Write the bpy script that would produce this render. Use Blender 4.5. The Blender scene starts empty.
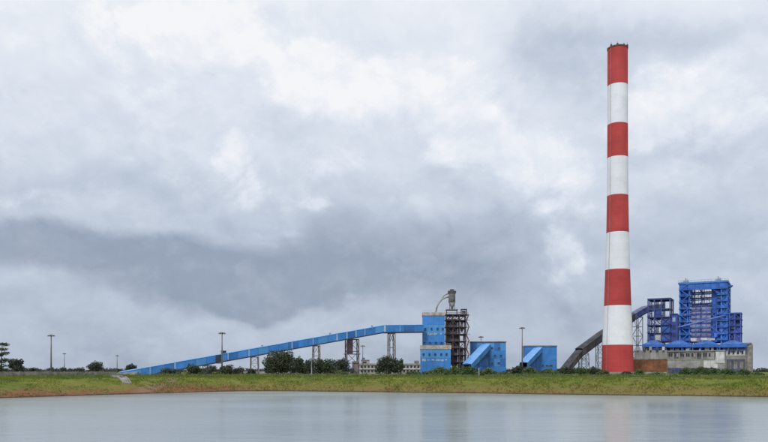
import bpy, math, random
import numpy as np
from mathutils import Vector

R = math.radians
scene = bpy.context.scene
C = scene.collection
random.seed(7)
RNG = np.random.default_rng(11)
F = 747.0          # focal length in photo pixels (35 mm on 36 mm)
HY = 371.0         # horizon row of the photo
EYE = 1.7

# ------------------------------------------------------------------ camera
cam = bpy.data.cameras.new('camera')
cam.lens = 35.0
cam.sensor_width = 36.0
cam.shift_y = 150.0 / 768.0
cam.clip_start = 0.5
cam.clip_end = 30000
camo = bpy.data.objects.new('camera', cam)
C.objects.link(camo)
camo.location = (0, 0, EYE)
camo.rotation_euler = (R(90), 0, 0)
scene.camera = camo

# ------------------------------------------------------------------ colour management
vs = scene.view_settings
vs.view_transform = 'Standard'
vs.look = 'None'
vs.exposure = 0.0
vs.gamma = 1.0
vs.use_curve_mapping = False

# ------------------------------------------------------------------ sun (veiled by cloud, behind the camera to the left)
SUN_EL, SUN_AZ = 40.0, 205.0     # azimuth clockwise from +Y
sd = bpy.data.lights.new('sun', 'SUN')
sd.energy = 1.5
sd.angle = R(14)
sd.color = (1.0, 0.98, 0.955)
so = bpy.data.objects.new('sun', sd)
C.objects.link(so)
sv = Vector((math.sin(R(SUN_AZ)) * math.cos(R(SUN_EL)), math.cos(R(SUN_AZ)) * math.cos(R(SUN_EL)), math.sin(R(SUN_EL))))
so.rotation_euler = sv.to_track_quat('Z', 'Y').to_euler()
so.location = (0, 0, 300)


# ------------------------------------------------------------------ node helper
class NT:
    def __init__(self, tree):
        self.t = tree
        self.n = tree.nodes
        self.l = tree.links

    def new(self, typ, **kw):
        nd = self.n.new(typ)
        for k, v in kw.items():
            setattr(nd, k, v)
        return nd

    def put(self, sock, v):
        if v is None:
            return
        if isinstance(v, bpy.types.NodeSocket):
            self.l.new(v, sock)
        else:
            sock.default_value = v

    def m(self, op, a, b=None, c=None, clamp=False):
        nd = self.new('ShaderNodeMath', operation=op, use_clamp=clamp)
        for i, v in enumerate((a, b, c)):
            self.put(nd.inputs[i], v)
        return nd.outputs[0]

    def vm(self, op, a, b=None):
        nd = self.new('ShaderNodeVectorMath', operation=op)
        self.put(nd.inputs[0], a)
        self.put(nd.inputs[1], b)
        return nd.outputs[0]

    def noise(self, vec, scale, detail=4, rough=.5, dist=0.0, color=False):
        nd = self.new('ShaderNodeTexNoise')
        nd.noise_dimensions = '3D'
        self.put(nd.inputs['Vector'], vec)
        nd.inputs['Scale'].default_value = scale
        nd.inputs['Detail'].default_value = detail
        nd.inputs['Roughness'].default_value = rough
        nd.inputs['Distortion'].default_value = dist
        return nd.outputs['Color' if color else 'Fac']

    def mix(self, fac, a, b, blend='MIX'):
        nd = self.new('ShaderNodeMix', data_type='RGBA', blend_type=blend)
        self.put(nd.inputs[0], fac)
        for i, v in ((6, a), (7, b)):
            if isinstance(v, tuple) and len(v) == 3:
                v = (*v, 1)
            self.put(nd.inputs[i], v)
        return nd.outputs[2]

    def ramp(self, fac, stops, interp='LINEAR'):
        nd = self.new('ShaderNodeValToRGB')
        nd.color_ramp.interpolation = interp
        el = nd.color_ramp.elements
        while len(el) < len(stops):
            el.new(0.5)
        for e, (p, c) in zip(el, stops):
            e.position = p
            e.color = (*c, 1) if isinstance(c, tuple) else (c, c, c, 1)
        self.put(nd.inputs[0], fac)
        return nd.outputs[0]

    def smooth(self, v, lo, hi, o0=0.0, o1=1.0):
        nd = self.new('ShaderNodeMapRange', interpolation_type='SMOOTHSTEP')
        self.put(nd.inputs[0], v)
        for i, x in enumerate((lo, hi, o0, o1)):
            nd.inputs[i + 1].default_value = x
        return nd.outputs[0]


# ------------------------------------------------------------------ sky: a clear Nishita sky behind an almost closed monsoon cloud deck
world = bpy.data.worlds.new('World')
scene.world = world
world.use_nodes = True
N = NT(world.node_tree)
N.n.clear()
gen = N.new('ShaderNodeTexCoord').outputs['Generated']
sep = N.new('ShaderNodeSeparateXYZ')
N.put(sep.inputs[0], gen)
dx, dy, dz = sep.outputs
zc = N.m('MAXIMUM', dz, 0.0)
az = N.m('ARCTAN2', dx, dy)
el = N.m('ARCSINE', zc)
# cloud deck coordinates (direction projected onto a curved layer)
den = N.m('ADD', zc, 0.22)
cx = N.m('DIVIDE', dx, den)
cy = N.m('DIVIDE', dy, den)
comb = N.new('ShaderNodeCombineXYZ')
N.put(comb.inputs[0], cx)
N.put(comb.inputs[1], cy)
comb.inputs[2].default_value = 3.7
deck = comb.outputs[0]
# angle coordinates for cloud masses, their edges ragged by noise
comb2 = N.new('ShaderNodeCombineXYZ')
N.put(comb2.inputs[0], N.m('MULTIPLY', az, 1.0))
N.put(comb2.inputs[1], N.m('MULTIPLY', el, 1.25))
comb2.inputs[2].default_value = 1.3
ang = comb2.outputs[0]
wn = N.new('ShaderNodeSeparateXYZ')
N.put(wn.inputs[0], N.noise(ang, 5.0, 7, .56, color=True))
az_w = N.m('MULTIPLY_ADD', N.m('SUBTRACT', wn.outputs[0], .5), .20, az)
el_w = N.m('MULTIPLY_ADD', N.m('SUBTRACT', wn.outputs[1], .5), .10, el)


def angles(px, py):
    a = math.atan((px - 384) / F)
    return a, math.atan((HY - py) / F * math.cos(a))


def blob(px, py, sx, sy, amp):
    a0, e0 = angles(px, py)
    q = N.m('ADD', N.m('POWER', N.m('DIVIDE', N.m('SUBTRACT', az_w, a0), sx / F), 2.0),
            N.m('POWER', N.m('DIVIDE', N.m('SUBTRACT', el_w, e0), sy / F), 2.0))
    return N.m('MULTIPLY', N.m('POWER', 2.718, N.m('MULTIPLY', q, -1.0)), amp)


bright = [  # sunlit cumulus: centre, half extents, strength
    (195, 14, 80, 30, 1.0), (215, 60, 60, 50, .55), (60, 40, 70, 30, .5), (238, 146, 24, 24, 1.0), (322, 62, 30, 24, 1.0), (365, 85, 60, 26, 1.0), (450, 85, 50, 30, .9),
    (470, 135, 60, 26, .9), (560, 165, 60, 36, .95), (556, 258, 30, 36, 1.0), (705, 120, 70, 44, .8), (690, 75, 60, 24, .45),
    (302, 206, 22, 10, .55), (385, 255, 24, 9, .35), (20, 205, 40, 14, .6), (240, 190, 60, 20, .35), (270, 234, 50, 14, .5), (330, 160, 40, 20, .4), (110, 130, 60, 26, .35),
    (360, 300, 60, 7, .4), (120, 100, 60, 20, .3), (20, 330, 200, 40, .15),
]
shade = [  # shaded cloud bases
    (60, 243, 150, 17, .95), (150, 260, 130, 18, 1.1), (220, 290, 90, 20, 1.25), (270, 304, 60, 10, .8), (340, 262, 90, 36, .75), (450, 275, 110, 44, .75),
    (330, 210, 50, 34, .4), (560, 45, 50, 42, .95), (690, 28, 100, 22, .8), (620, 90, 50, 40, .55), (455, 225, 90, 30, .55), (590, 320, 60, 30, .5),
    (700, 235, 110, 40, .5), (300, 130, 30, 40, .35), (120, 165, 120, 16, .25), (430, 34, 26, 12, .3), (110, 75, 50, 20, .3),
]


def total(lst):
    t_ = None
    for ms in lst:
        b_ = blob(*ms)
        t_ = b_ if t_ is None else N.m('ADD', t_, b_)
    return t_


mB, mD = total(bright), total(shade)
n_big = N.noise(deck, .9, 9, .55, .35)
n_mid = N.noise(ang, 5.5, 10, .52, .2)
n_cum = N.noise(ang, 8.5, 12, .62, .2)
n_sml = N.noise(ang, 30.0, 7, .6, .2)
# relief of the billows: lit from above
up = N.vm('ADD', ang, (.006, .022, 0))
n_cum_up = N.noise(up, 8.5, 12, .62, .2)
relief = N.m('SUBTRACT', n_cum, n_cum_up)
cum = N.smooth(N.m('MULTIPLY_ADD', N.m('SUBTRACT', n_cum, .5), 1.9, mB), .30, .80)
dk = N.smooth(N.m('MULTIPLY_ADD', N.m('SUBTRACT', n_mid, .5), .9, mD), .10, 1.15)
br = N.m('MINIMUM', N.m('MULTIPLY_ADD', zc, .77, .53), .95)     # thin overhead, deep towards the horizon
br = N.m('MULTIPLY_ADD', N.m('SUBTRACT', n_big, .5), .16, br)
br = N.m('MULTIPLY_ADD', N.m('SUBTRACT', n_mid, .5), .20, br)
br = N.m('MULTIPLY_ADD', N.m('SUBTRACT', n_sml, .5), .05, br)
br = N.m('MULTIPLY_ADD', relief, N.m('MULTIPLY_ADD', cum, .42, .28), br)
br = N.m('MULTIPLY_ADD', cum, .115, br)
br = N.m('MULTIPLY_ADD', N.smooth(N.noise(ang, 15.0, 10, .6, .3), .50, .58), .022, br)
br = N.m('MULTIPLY_ADD', dk, -.195, br)
ccol = N.ramp(br, [(.15, (.20, .245, .32)), (.42, (.32, .38, .485)), (.62, (.515, .58, .695)), (.80, (.73, .785, .875)), (1.0, (.92, .935, .965))])
nish = N.new('ShaderNodeTexSky', sky_type='NISHITA')
nish.sun_disc = False
nish.sun_elevation = R(SUN_EL)
nish.sun_rotation = R(SUN_AZ)
nish.air_density = 1.0
nish.dust_density = 2.0
bg1 = N.new('ShaderNodeBackground')
N.put(bg1.inputs[0], nish.outputs[0])
bg1.inputs[1].default_value = 0.10
bg2 = N.new('ShaderNodeBackground')
N.put(bg2.inputs[0], ccol)
bg2.inputs[1].default_value = 1.0
cover = N.smooth(n_big, .25, .45, .86, .98)
ms_ = N.new('ShaderNodeMixShader')
N.put(ms_.inputs[0], cover)
N.l.new(bg1.outputs[0], ms_.inputs[1])
N.l.new(bg2.outputs[0], ms_.inputs[2])
wo = N.new('ShaderNodeOutputWorld')
N.l.new(ms_.outputs[0], wo.inputs[0])


# ------------------------------------------------------------------ materials
def base_mat(name):
    mt = bpy.data.materials.new(name)
    mt.use_nodes = True
    n = NT(mt.node_tree)
    bsdf = next(x for x in n.n if x.type == 'BSDF_PRINCIPLED')
    return mt, n, bsdf


def paint(name, col, rough=.55, var=.16, scale=.25, streak=.0, dirt=None, dirt_amt=.5, bump=0.0, metallic=0.0, lifts=0.0):
    """weathered painted or cast surface: blotches, vertical rain streaks, patches of dirt"""
    mt, n, b = base_mat(name)
    pos = n.new('ShaderNodeNewGeometry').outputs['Position']
    f1 = n.noise(pos, scale, 6, .6)
    dark = tuple(c * (1 - var * 1.6) for c in col)
    light = tuple(min(1, c * (1 + var) + .01) for c in col)
    c = n.mix(n.smooth(f1, .3, .7), dark, light)
    if streak:
        mp = n.new('ShaderNodeMapping')
        n.put(mp.inputs[0], pos)
        mp.inputs['Scale'].default_value = (1.1, 1.1, .06)
        f2 = n.noise(mp.outputs[0], 1.0, 5, .6)
        c = n.mix(n.m('MULTIPLY', n.smooth(f2, .5, .78), streak), c, tuple(x * .45 + .02 for x in col))
    if dirt:
        f3 = n.noise(pos, scale * 2.3, 8, .65, .4)
        c = n.mix(n.m('MULTIPLY', n.smooth(f3, .5, .66), dirt_amt), c, dirt)
    if lifts:                                         # casting joints every 2.4 m, each lift a slightly different tone
        sz = n.new('ShaderNodeSeparateXYZ')
        n.put(sz.inputs[0], pos)
        q = n.m('DIVIDE', sz.outputs[2], 4.8)
        fl = n.m('FLOOR', q)
        wn_ = n.new('ShaderNodeTexWhiteNoise', noise_dimensions='1D')
        n.put(wn_.inputs['W'], fl)
        c = n.mix(n.m('MULTIPLY', wn_.outputs['Value'], lifts), c, tuple(x * .4 for x in col))
        c = n.mix(n.smooth(n.m('FRACT', q), .0, .07, lifts * 2.2, 0.0), c, tuple(x * .35 for x in col))
    n.put(b.inputs['Base Color'], c)
    b.inputs['Roughness'].default_value = rough
    b.inputs['Metallic'].default_value = metallic
    if bump:
        bp = n.new('ShaderNodeBump')
        bp.inputs['Strength'].default_value = bump
        bp.inputs['Distance'].default_value = .2
        n.put(bp.inputs['Height'], n.noise(pos, scale * 8, 6, .6))
        n.l.new(bp.outputs[0], b.inputs['Normal'])
    return mt


def leaf_mat(name, col, var=.5, trans=.18):
    mt, n, b = base_mat(name)
    pos = n.new('ShaderNodeNewGeometry').outputs['Position']
    f = n.noise(pos, .55, 5, .6)
    f2 = n.noise(pos, 2.7, 2, .5)
    c = n.mix(n.smooth(f, .3, .7), tuple(x * (1 - var) for x in col), tuple(x * (1 + var * .7) for x in col))
    c = n.mix(n.m('MULTIPLY', n.smooth(f2, .5, .75), .4), c, (col[0] * 1.9 + .015, col[1] * 1.5, col[2] * .9))
    n.put(b.inputs['Base Color'], c)
    b.inputs['Roughness'].default_value = .6
    tr = n.new('ShaderNodeBsdfTranslucent')
    n.put(tr.inputs[0], c)
    mx = n.new('ShaderNodeMixShader')
    mx.inputs[0].default_value = trans
    out = next(x for x in n.n if x.type == 'OUTPUT_MATERIAL')
    n.l.new(b.outputs[0], mx.inputs[1])
    n.l.new(tr.outputs[0], mx.inputs[2])
    n.l.new(mx.outputs[0], out.inputs[0])
    return mt


MT = {}
MT['blue'] = paint('blue_cladding', (.035, .215, .62), .5, .14, .12, .35, (.10, .24, .50), .35)
MT['blue_b'] = paint('blue_cladding_sun_faded', (.07, .285, .66), .5, .12, .12, .3, (.16, .31, .56), .4)
MT['blue_c'] = paint('blue_cladding_deep', (.024, .15, .47), .5, .14, .12, .35)
MT['blue_roof'] = paint('blue_sheet_roof', (.14, .38, .78), .45, .10, .15, .1)
MT['faded'] = paint('faded_blue_sheet', (.30, .43, .62), .6, .35, 1.2, .3, (.52, .53, .52), .8)
MT['seam'] = paint('pale_sheet_seam', (.40, .55, .75), .5, .12, .3)
MT['steel_blue'] = paint('boiler_blue_steel', (.028, .145, .57), .5, .2, .2, .25)
MT['steel_blue_l'] = paint('light_blue_steel', (.05, .22, .66), .5, .2, .15, .25)
MT['violet'] = paint('violet_blue_steel', (.06, .115, .47), .55, .25, .2, .3)
MT['canopy'] = paint('dusty_blue_canopy', (.04, .145, .47), .6, .3, .35, .4, (.13, .17, .33), .6)
MT['lilac'] = paint('lilac_blue_lagging', (.13, .19, .55), .55, .2, .3)
MT['girder'] = paint('dark_girder_steel', (.025, .035, .07), .6, .25, .3)
MT['lilac_g'] = paint('dusty_lilac_sheet', (.15, .165, .33), .6, .25, .3, .4)
MT['navy'] = paint('dark_navy_steel', (.045, .075, .26), .55, .25, .2)
MT['maroon'] = paint('maroon_primer_steel', (.085, .050, .070), .6, .3, .3)
MT['maroon_l'] = paint('faded_primer_steel', (.20, .165, .18), .6, .3, .3)
MT['conc'] = paint('concrete', (.30, .29, .28), .85, .2, .18, .4, (.22, .21, .19), .5, .2)
MT['conc_l'] = paint('pale_concrete', (.35, .345, .345), .85, .2, .2, .5, (.24, .225, .21), .6, .2)
MT['conc_d'] = paint('stained_concrete', (.20, .19, .19), .85, .3, .25, .5, (.08, .075, .08), .6, .2)
MT['white'] = paint('white_panel', (.62, .62, .63), .6, .18, .3, .4, (.42, .40, .37), .5)
MT['char'] = paint('coal_dusted_sheet', (.050, .050, .058), .8, .3, .25, .5)
MT['cream'] = paint('mottled_cream_render', (.47, .43, .385), .85, .25, .5, .5, (.24, .20, .19), .7)
MT['wallpink'] = paint('buff_plaster', (.46, .40, .37), .85, .16, .2, .4, (.28, .22, .2), .4)
MT['wallgrey'] = paint('grey_wall', (.31, .265, .25), .9, .25, .5, .3, (.17, .145, .10), .8)
MT['glass'] = paint('dark_window', (.03, .035, .045), .2, .3, .4)
MT['rust'] = paint('rust_brown_cladding', (.24, .092, .04), .8, .28, .2, .5, (.17, .06, .035), .6)
MT['grey'] = paint('galvanised_steel', (.33, .34, .35), .5, .15, .4, .2)
MT['dgrey'] = paint('dark_grey_sheet', (.085, .085, .095), .6, .25, .2, .4)
MT['silo'] = paint('dusty_grey_steel', (.22, .215, .22), .7, .25, .4, .5)
MT['casing'] = paint('aluminium_lagging', (.36, .37, .53), .5, .18, .3, .3)
MT['door'] = paint('slate_blue_shutter', (.07, .085, .13), .6, .3, .4, .4)
MT['mgrey'] = paint('weathered_grey_sheet', (.16, .16, .17), .6, .25, .2, .4)
MT['red'] = paint('chimney_red', (.48, .046, .046), .78, .12, .06, .30, (.38, .07, .065), .45, lifts=.10)
MT['cwhite'] = paint('chimney_white', (.82, .835, .915), .8, .05, .06, .10, (.70, .70, .76), .4, lifts=.05)
MT['soot'] = paint('soot_stained_cap', (.13, .06, .055), .85, .3, .3)
MT['bark'] = paint('bark', (.10, .075, .055), .9, .3, 1.2)
MT['soilclod'] = paint('earth_clod', (.16, .09, .055), .95, .4, .8)
MT['track'] = paint('laterite_track', (.27, .235, .19), .95, .2, .12, 0, (.24, .2, .13), .5, .3)
MT['leaf_dark'] = leaf_mat('foliage_dark', (.044, .064, .028), .7)
MT['leaf_hazed'] = leaf_mat('foliage_haze_greyed', (.056, .072, .055), .35)  # distance haze put into the leaf colour as grey
MT['leaf_mid'] = leaf_mat('foliage_mid', (.065, .115, .03))
MT['leaf_pale'] = leaf_mat('foliage_pale', (.10, .15, .048))
MT['palm'] = leaf_mat('palm_frond', (.035, .05, .03), .4)

# ------------------------------------------------------------------ ground shape
WL = -3.4
raw = [(-35, 196), (75, 146.5), (165, 106), (165, 16), (-118, 16), (-118, 74), (-72, 141)]


def chaikin(p, k):
    for _ in range(k):
        q = []
        for i in range(len(p)):
            a, b = np.array(p[i]), np.array(p[(i + 1) % len(p)])
            L = np.linalg.norm(b - a)
            t = min(.25, 9.0 / L) if _ == 0 else .25
            q += [a + (b - a) * t, b + (a - b) * t]
        p = q
    return np.array(p)


POND = chaikin(raw, 3)


def vnoise(x, y, s, seed=0):
    """cheap smooth value noise"""
    x = x / s + seed * 17.3
    y = y / s - seed * 9.1
    xi, yi = np.floor(x), np.floor(y)
    fx, fy = x - xi, y - yi
    fx, fy = fx * fx * (3 - 2 * fx), fy * fy * (3 - 2 * fy)

    def h(a, b):
        v = np.sin(a * 127.1 + b * 311.7 + seed) * 43758.5453
        return v - np.floor(v)
    return (h(xi, yi) * (1 - fx) + h(xi + 1, yi) * fx) * (1 - fy) + (h(xi, yi + 1) * (1 - fx) + h(xi + 1, yi + 1) * fx) * fy - .5


def sdf(x, y):
    d = np.full(x.shape, 1e9)
    ins = np.zeros(x.shape, bool)
    n = len(POND)
    for i in range(n):
        ax, ay = POND[i]
        bx, by = POND[(i + 1) % n]
        ex, ey = bx - ax, by - ay
        t = np.clip(((x - ax) * ex + (y - ay) * ey) / (ex * ex + ey * ey), 0, 1)
        d = np.minimum(d, np.hypot(x - ax - t * ex, y - ay - t * ey))
        c = ((ay > y) != (by > y)) & (x < ex * (y - ay) / (ey if ey else 1e-9) + ax)
        ins ^= c
    return np.where(ins, -d, d)


def height(x, y):
    s = sdf(x, y)
    near = np.clip(1 - np.abs(s) / 60, 0, 1)
    s2 = s + near * (vnoise(x, y, 14, 1) * 2.2 + vnoise(x, y, 4, 2) * .9)
    t = np.clip((s2 + .0) / 15.0, 0, 1)
    z = WL + (0 - WL) * (t * (1.55 - .55 * t))
    z = np.where(s2 < 0, np.maximum(WL + s2 * .3, -5.4), z)
    z = z + np.where(s2 > 1, vnoise(x, y, 2.3, 3) * .22 + vnoise(x, y, 7, 4) * .25, 0) * near
    z = z + np.where(s > 40, vnoise(x, y, 60, 5) * .3 * np.clip((s - 40) / 60, 0, 1), 0)
    return z, s


def gz(x, y):
    return float(height(np.array([float(x)]), np.array([float(y)]))[0][0])


def obj(name, mesh, mt, parent=None):
    o = bpy.data.objects.new(name, mesh)
    C.objects.link(o)
    if mt is not None and len(mesh.materials) == 0:
        mesh.materials.append(MT[mt] if isinstance(mt, str) else mt)
    o.parent = parent
    return o


def tag(o, label=None, cat=None, group=None, kind=None):
    if label:
        o['label'] = label
    if cat:
        o['category'] = cat
    if group:
        o['group'] = group
    if kind:
        o['kind'] = kind
    return o


def np_mesh(name, V, Fq, smooth=False):
    """V (n,3); Fq (m,k) faces with k corners"""
    me = bpy.data.meshes.new(name)
    m, k = Fq.shape
    me.vertices.add(len(V))
    me.vertices.foreach_set('co', np.asarray(V, np.float32).ravel())
    me.loops.add(m * k)
    me.loops.foreach_set('vertex_index', Fq.ravel().astype(np.int32))
    me.polygons.add(m)
    me.polygons.foreach_set('loop_start', (np.arange(m) * k).astype(np.int32))
    if smooth:
        me.polygons.foreach_set('use_smooth', np.ones(m, bool))
    me.update(calc_edges=True)
    return me


def spaced(dense0, dense1, step, lo, hi, g=1.35):
    a = list(np.arange(dense0, dense1 + .01, step))
    s = step
    while a[-1] < hi:
        s *= g
        a.append(min(hi, a[-1] + s))
    s = step
    while a[0] > lo:
        s *= g
        a.insert(0, max(lo, a[0] - s))
    return np.array(a)


xs = spaced(-125, 175, 1.1, -4500, 4500)
ys = spaced(0, 245, 1.0, -400, 5500)
GX, GY = np.meshgrid(xs, ys)
GZ, GS = height(GX, GY)
V = np.stack([GX.ravel(), GY.ravel(), GZ.ravel()], 1)
nx, ny = len(xs), len(ys)
ii, jj = np.meshgrid(np.arange(nx - 1), np.arange(ny - 1))
a = (jj * nx + ii).ravel()
ground_me = np_mesh('ground', V, np.stack([a, a + 1, a + 1 + nx, a + nx], 1), True)

mt, n, b = base_mat('grassy_laterite_ground')
pos = n.new('ShaderNodeNewGeometry').outputs['Position']
sp = n.new('ShaderNodeSeparateXYZ')
n.put(sp.inputs[0], pos)
g1 = n.noise(pos, .09, 6, .6)
g2 = n.noise(pos, .6, 6, .65)
c = n.mix(n.smooth(g1, .35, .65), (.12, .16, .028), (.19, .205, .042))
g3 = n.noise(pos, .16, 7, .62, .3)
c = n.mix(n.m('MULTIPLY', n.smooth(g3, .5, .64), .5), c, (.15, .125, .045))
c = n.mix(n.m('MULTIPLY', n.smooth(g3, .46, .34), .55), c, (.075, .12, .024))
c = n.mix(n.m('MULTIPLY', n.smooth(g2, .5, .7), .65), c, (.055, .085, .022))
dry = n.m('MULTIPLY', n.smooth(n.m('MULTIPLY_ADD', n.m('SUBTRACT', g2, .5), 3.0, sp.outputs[2]), -2.7, -.7, 1.0, 0.0), .8)
c = n.mix(dry, c, (.205, .155, .06))
# bare red soil low on the bank, widest on the left shore
side = n.m('MULTIPLY', n.smooth(sp.outputs[0], -72.0, -58.0, .1, 1.0), n.smooth(sp.outputs[0], -50.0, -24.0, .75, -.55))
lev = n.m('ADD', n.m('MULTIPLY_ADD', n.m('SUBTRACT', g1, .5), 7.0, sp.outputs[2]), n.m('MULTIPLY', n.m('SUBTRACT', g2, .5), 5.5))
soil = n.m('MULTIPLY', n.smooth(n.m('SUBTRACT', lev, n.m('MULTIPLY', side, 1.25)), -3.7, -2.7, 1.0, 0.0), .9)
c = n.mix(soil, c, n.mix(g2, (.17, .07, .04), (.30, .145, .085)))
ax_ = n.m('ABSOLUTE', n.m('ADD', n.m('MULTIPLY_ADD', n.m('SUBTRACT', g1, .5), 12.0, sp.outputs[0]), 54.0))
scar = n.m('MULTIPLY', n.m('MULTIPLY', n.smooth(ax_, .3, 2.4, .6, 0.0), n.smooth(sp.outputs[1], 160.0, 170.0)), n.smooth(sp.outputs[1], 196.0, 210.0, 1.0, 0.0))
c = n.mix(scar, c, n.mix(g2, (.20, .12, .09), (.34, .22, .17)))
c = n.mix(n.smooth(n.m('MULTIPLY_ADD', n.m('SUBTRACT', g2, .5), .5, sp.outputs[2]), -3.32, -3.05, .85, 0.0), c, (.05, .04, .028))
n.put(b.inputs['Base Color'], c)
b.inputs['Roughness'].default_value = .95
b.inputs['Specular IOR Level'].default_value = .1
bp = n.new('ShaderNodeBump')
bp.inputs['Strength'].default_value = .6
bp.inputs['Distance'].default_value = .5
n.put(bp.inputs['Height'], n.noise(pos, 1.6, 7, .65))
n.l.new(bp.outputs[0], b.inputs['Normal'])
MT['ground'] = mt
tag(obj('ground', ground_me, 'ground'), kind='structure')

# ------------------------------------------------------------------ water
mt, n, b = base_mat('pond_water')
pos = n.new('ShaderNodeNewGeometry').outputs['Position']
b.inputs['Base Color'].default_value = (.31, .36, .378, 1)
b.inputs['IOR'].default_value = 1.33
wp = n.new('ShaderNodeMapping')
n.put(wp.inputs[0], pos)
wp.inputs['Scale'].default_value = (.5, 1.0, 1.0)
wp.inputs['Rotation'].default_value = (0, 0, R(8))
patch = n.noise(wp.outputs[0], .05, 5, .6)
n.put(b.inputs['Roughness'], n.smooth(patch, .35, .65, .13, .18))
w1 = n.noise(wp.outputs[0], 1.7, 4, .6)
w2 = n.noise(wp.outputs[0], .5, 3, .5)
hgt = n.m('MULTIPLY_ADD', w2, 1.6, n.m('MULTIPLY_ADD', n.noise(wp.outputs[0], 4.5, 3, .6), .35, w1))
bp = n.new('ShaderNodeBump')
n.put(bp.inputs['Strength'], n.smooth(patch, .3, .7, .08, .13))
bp.inputs['Distance'].default_value = .25
n.put(bp.inputs['Height'], hgt)
n.l.new(bp.outputs[0], b.inputs['Normal'])
MT['water'] = mt
wv = np.array([(-140, 0, WL), (185, 0, WL), (185, 215, WL), (-140, 215, WL)], float)
tag(obj('pond_water', np_mesh('pond_water', wv, np.array([[0, 1, 2, 3]])), 'water'), kind='structure')


# ------------------------------------------------------------------ mesh builder
class MB:
    def __init__(s):
        s.v, s.f = [], []

    def add(s, vs_, fs_):
        k = len(s.v)
        s.v += [tuple(v) for v in vs_]
        s.f += [tuple(i + k for i in f) for f in fs_]
        return s

    def box(s, x0, x1, y0, y1, z0, z1):
        vs_ = [(x, y, z) for z in (z0, z1) for y in (y0, y1) for x in (x0, x1)]
        return s.add(vs_, [(0, 2, 3, 1), (4, 5, 7, 6), (0, 1, 5, 4), (2, 6, 7, 3), (0, 4, 6, 2), (1, 3, 7, 5)])

    def hexa(s, b4, t4):
        """eight corners: bottom loop ccw, top loop ccw"""
        return s.add(list(b4) + list(t4), [(3, 2, 1, 0), (4, 5, 6, 7)] + [(i, (i + 1) % 4, (i + 1) % 4 + 4, i + 4) for i in range(4)])

    def bar(s, p, q, w, h=None, n=4):
        p, q = Vector(p), Vector(q)
        d = (q - p).normalized()
        up = Vector((0, 0, 1)) if abs(d.z) < .9 else Vector((0, 1, 0))
        a = d.cross(up).normalized()
        b_ = a.cross(d).normalized()
        h = w if h is None else h
        if n == 4:
            off = [a * (sx * w / 2) + b_ * (sy * h / 2) for sx, sy in ((-1, -1), (1, -1), (1, 1), (-1, 1))]
        else:
            off = [a * (w / 2 * math.cos(t)) + b_ * (h / 2 * math.sin(t)) for t in [2 * math.pi * i / n for i in range(n)]]
        m = len(off)
        return s.add([p + o for o in off] + [q + o for o in off],
                     [tuple(range(m - 1, -1, -1)), tuple(range(m, 2 * m))] + [(i, (i + 1) % m, (i + 1) % m + m, i + m) for i in range(m)])

    def taper(s, pts, rs, n=8):
        rings = []
        k = len(s.v)
        for i, p in enumerate(pts):
            p = Vector(p)
            d = (Vector(pts[min(i + 1, len(pts) - 1)]) - Vector(pts[max(i - 1, 0)])).normalized()
            up = Vector((0, 0, 1)) if abs(d.z) < .9 else Vector((0, 1, 0))
            a = d.cross(up).normalized()
            b_ = a.cross(d).normalized()
            s.v += [tuple(p + (a * math.cos(t) + b_ * math.sin(t)) * rs[i]) for t in [2 * math.pi * j / n for j in range(n)]]
        for i in range(len(pts) - 1):
            for j in range(n):
                s.f.append((k + i * n + j, k + i * n + (j + 1) % n, k + (i + 1) * n + (j + 1) % n, k + (i + 1) * n + j))
        s.f.append(tuple(k + j for j in range(n - 1, -1, -1)))
        s.f.append(tuple(k + (len(pts) - 1) * n + j for j in range(n)))
        return s

    def lathe(s, prof, n=32, cap=True, cx=0, cy=0):
        k = len(s.v)
        for r, z in prof:
            s.v += [(cx + r * math.cos(2 * math.pi * j / n), cy + r * math.sin(2 * math.pi * j / n), z) for j in range(n)]
        for i in range(len(prof) - 1):
            for j in range(n):
                s.f.append((k + i * n + j, k + i * n + (j + 1) % n, k + (i + 1) * n + (j + 1) % n, k + (i + 1) * n + j))
        if cap:
            s.f.append(tuple(k + j for j in range(n - 1, -1, -1)))
            s.f.append(tuple(k + (len(prof) - 1) * n + j for j in range(n)))
        return s

    def build(s, name, mt, parent=None, smooth=False):
        me = bpy.data.meshes.new(name)
        me.from_pydata(s.v, [], s.f)
        if smooth:
            for p in me.polygons:
                p.use_smooth = len(p.vertices) == 4
        me.update()
        return obj(name, me, mt, parent)


class Fr:
    """local frame of a thing: u to the right, w into depth, standing at distance D on the photo column px0"""
    def __init__(s, px0, D, yaw=0.0):
        s.O = np.array([(px0 - 384) / F * D, D])
        y = R(yaw)
        s.yaw = y
        s.u = np.array([math.cos(y), math.sin(y)])
        s.w = np.array([-math.sin(y), math.cos(y)])

    def at(s, px, py, w=0.0):
        d = np.array([(px - 384) / F, 1.0])
        t = ((s.O + w * s.w) @ s.w) / (d @ s.w)
        P = t * d
        return float((P - s.O) @ s.u), EYE + (HY - py) / F * t

    def U(s, px, w=0.0):
        return s.at(px, HY, w)[0]

    def Z(s, px, py, w=0.0):
        return s.at(px, py, w)[1]

    def root(s, name, label, cat, group=None):
        o = bpy.data.objects.new(name, None)
        o.empty_display_size = 2
        C.objects.link(o)
        o.location = (s.O[0], s.O[1], gz(*s.O))
        o.rotation_euler = (0, 0, s.yaw)
        s.z0 = o.location.z
        return tag(o, label, cat, group)


def W(px, py, D):
    return Vector(((px - 384) / F * D, D, EYE + (HY - py) / F * D))


def empty(name, loc, label, cat, group=None):
    o = bpy.data.objects.new(name, None)
    C.objects.link(o)
    o.location = loc
    return tag(o, label, cat, group)


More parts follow.
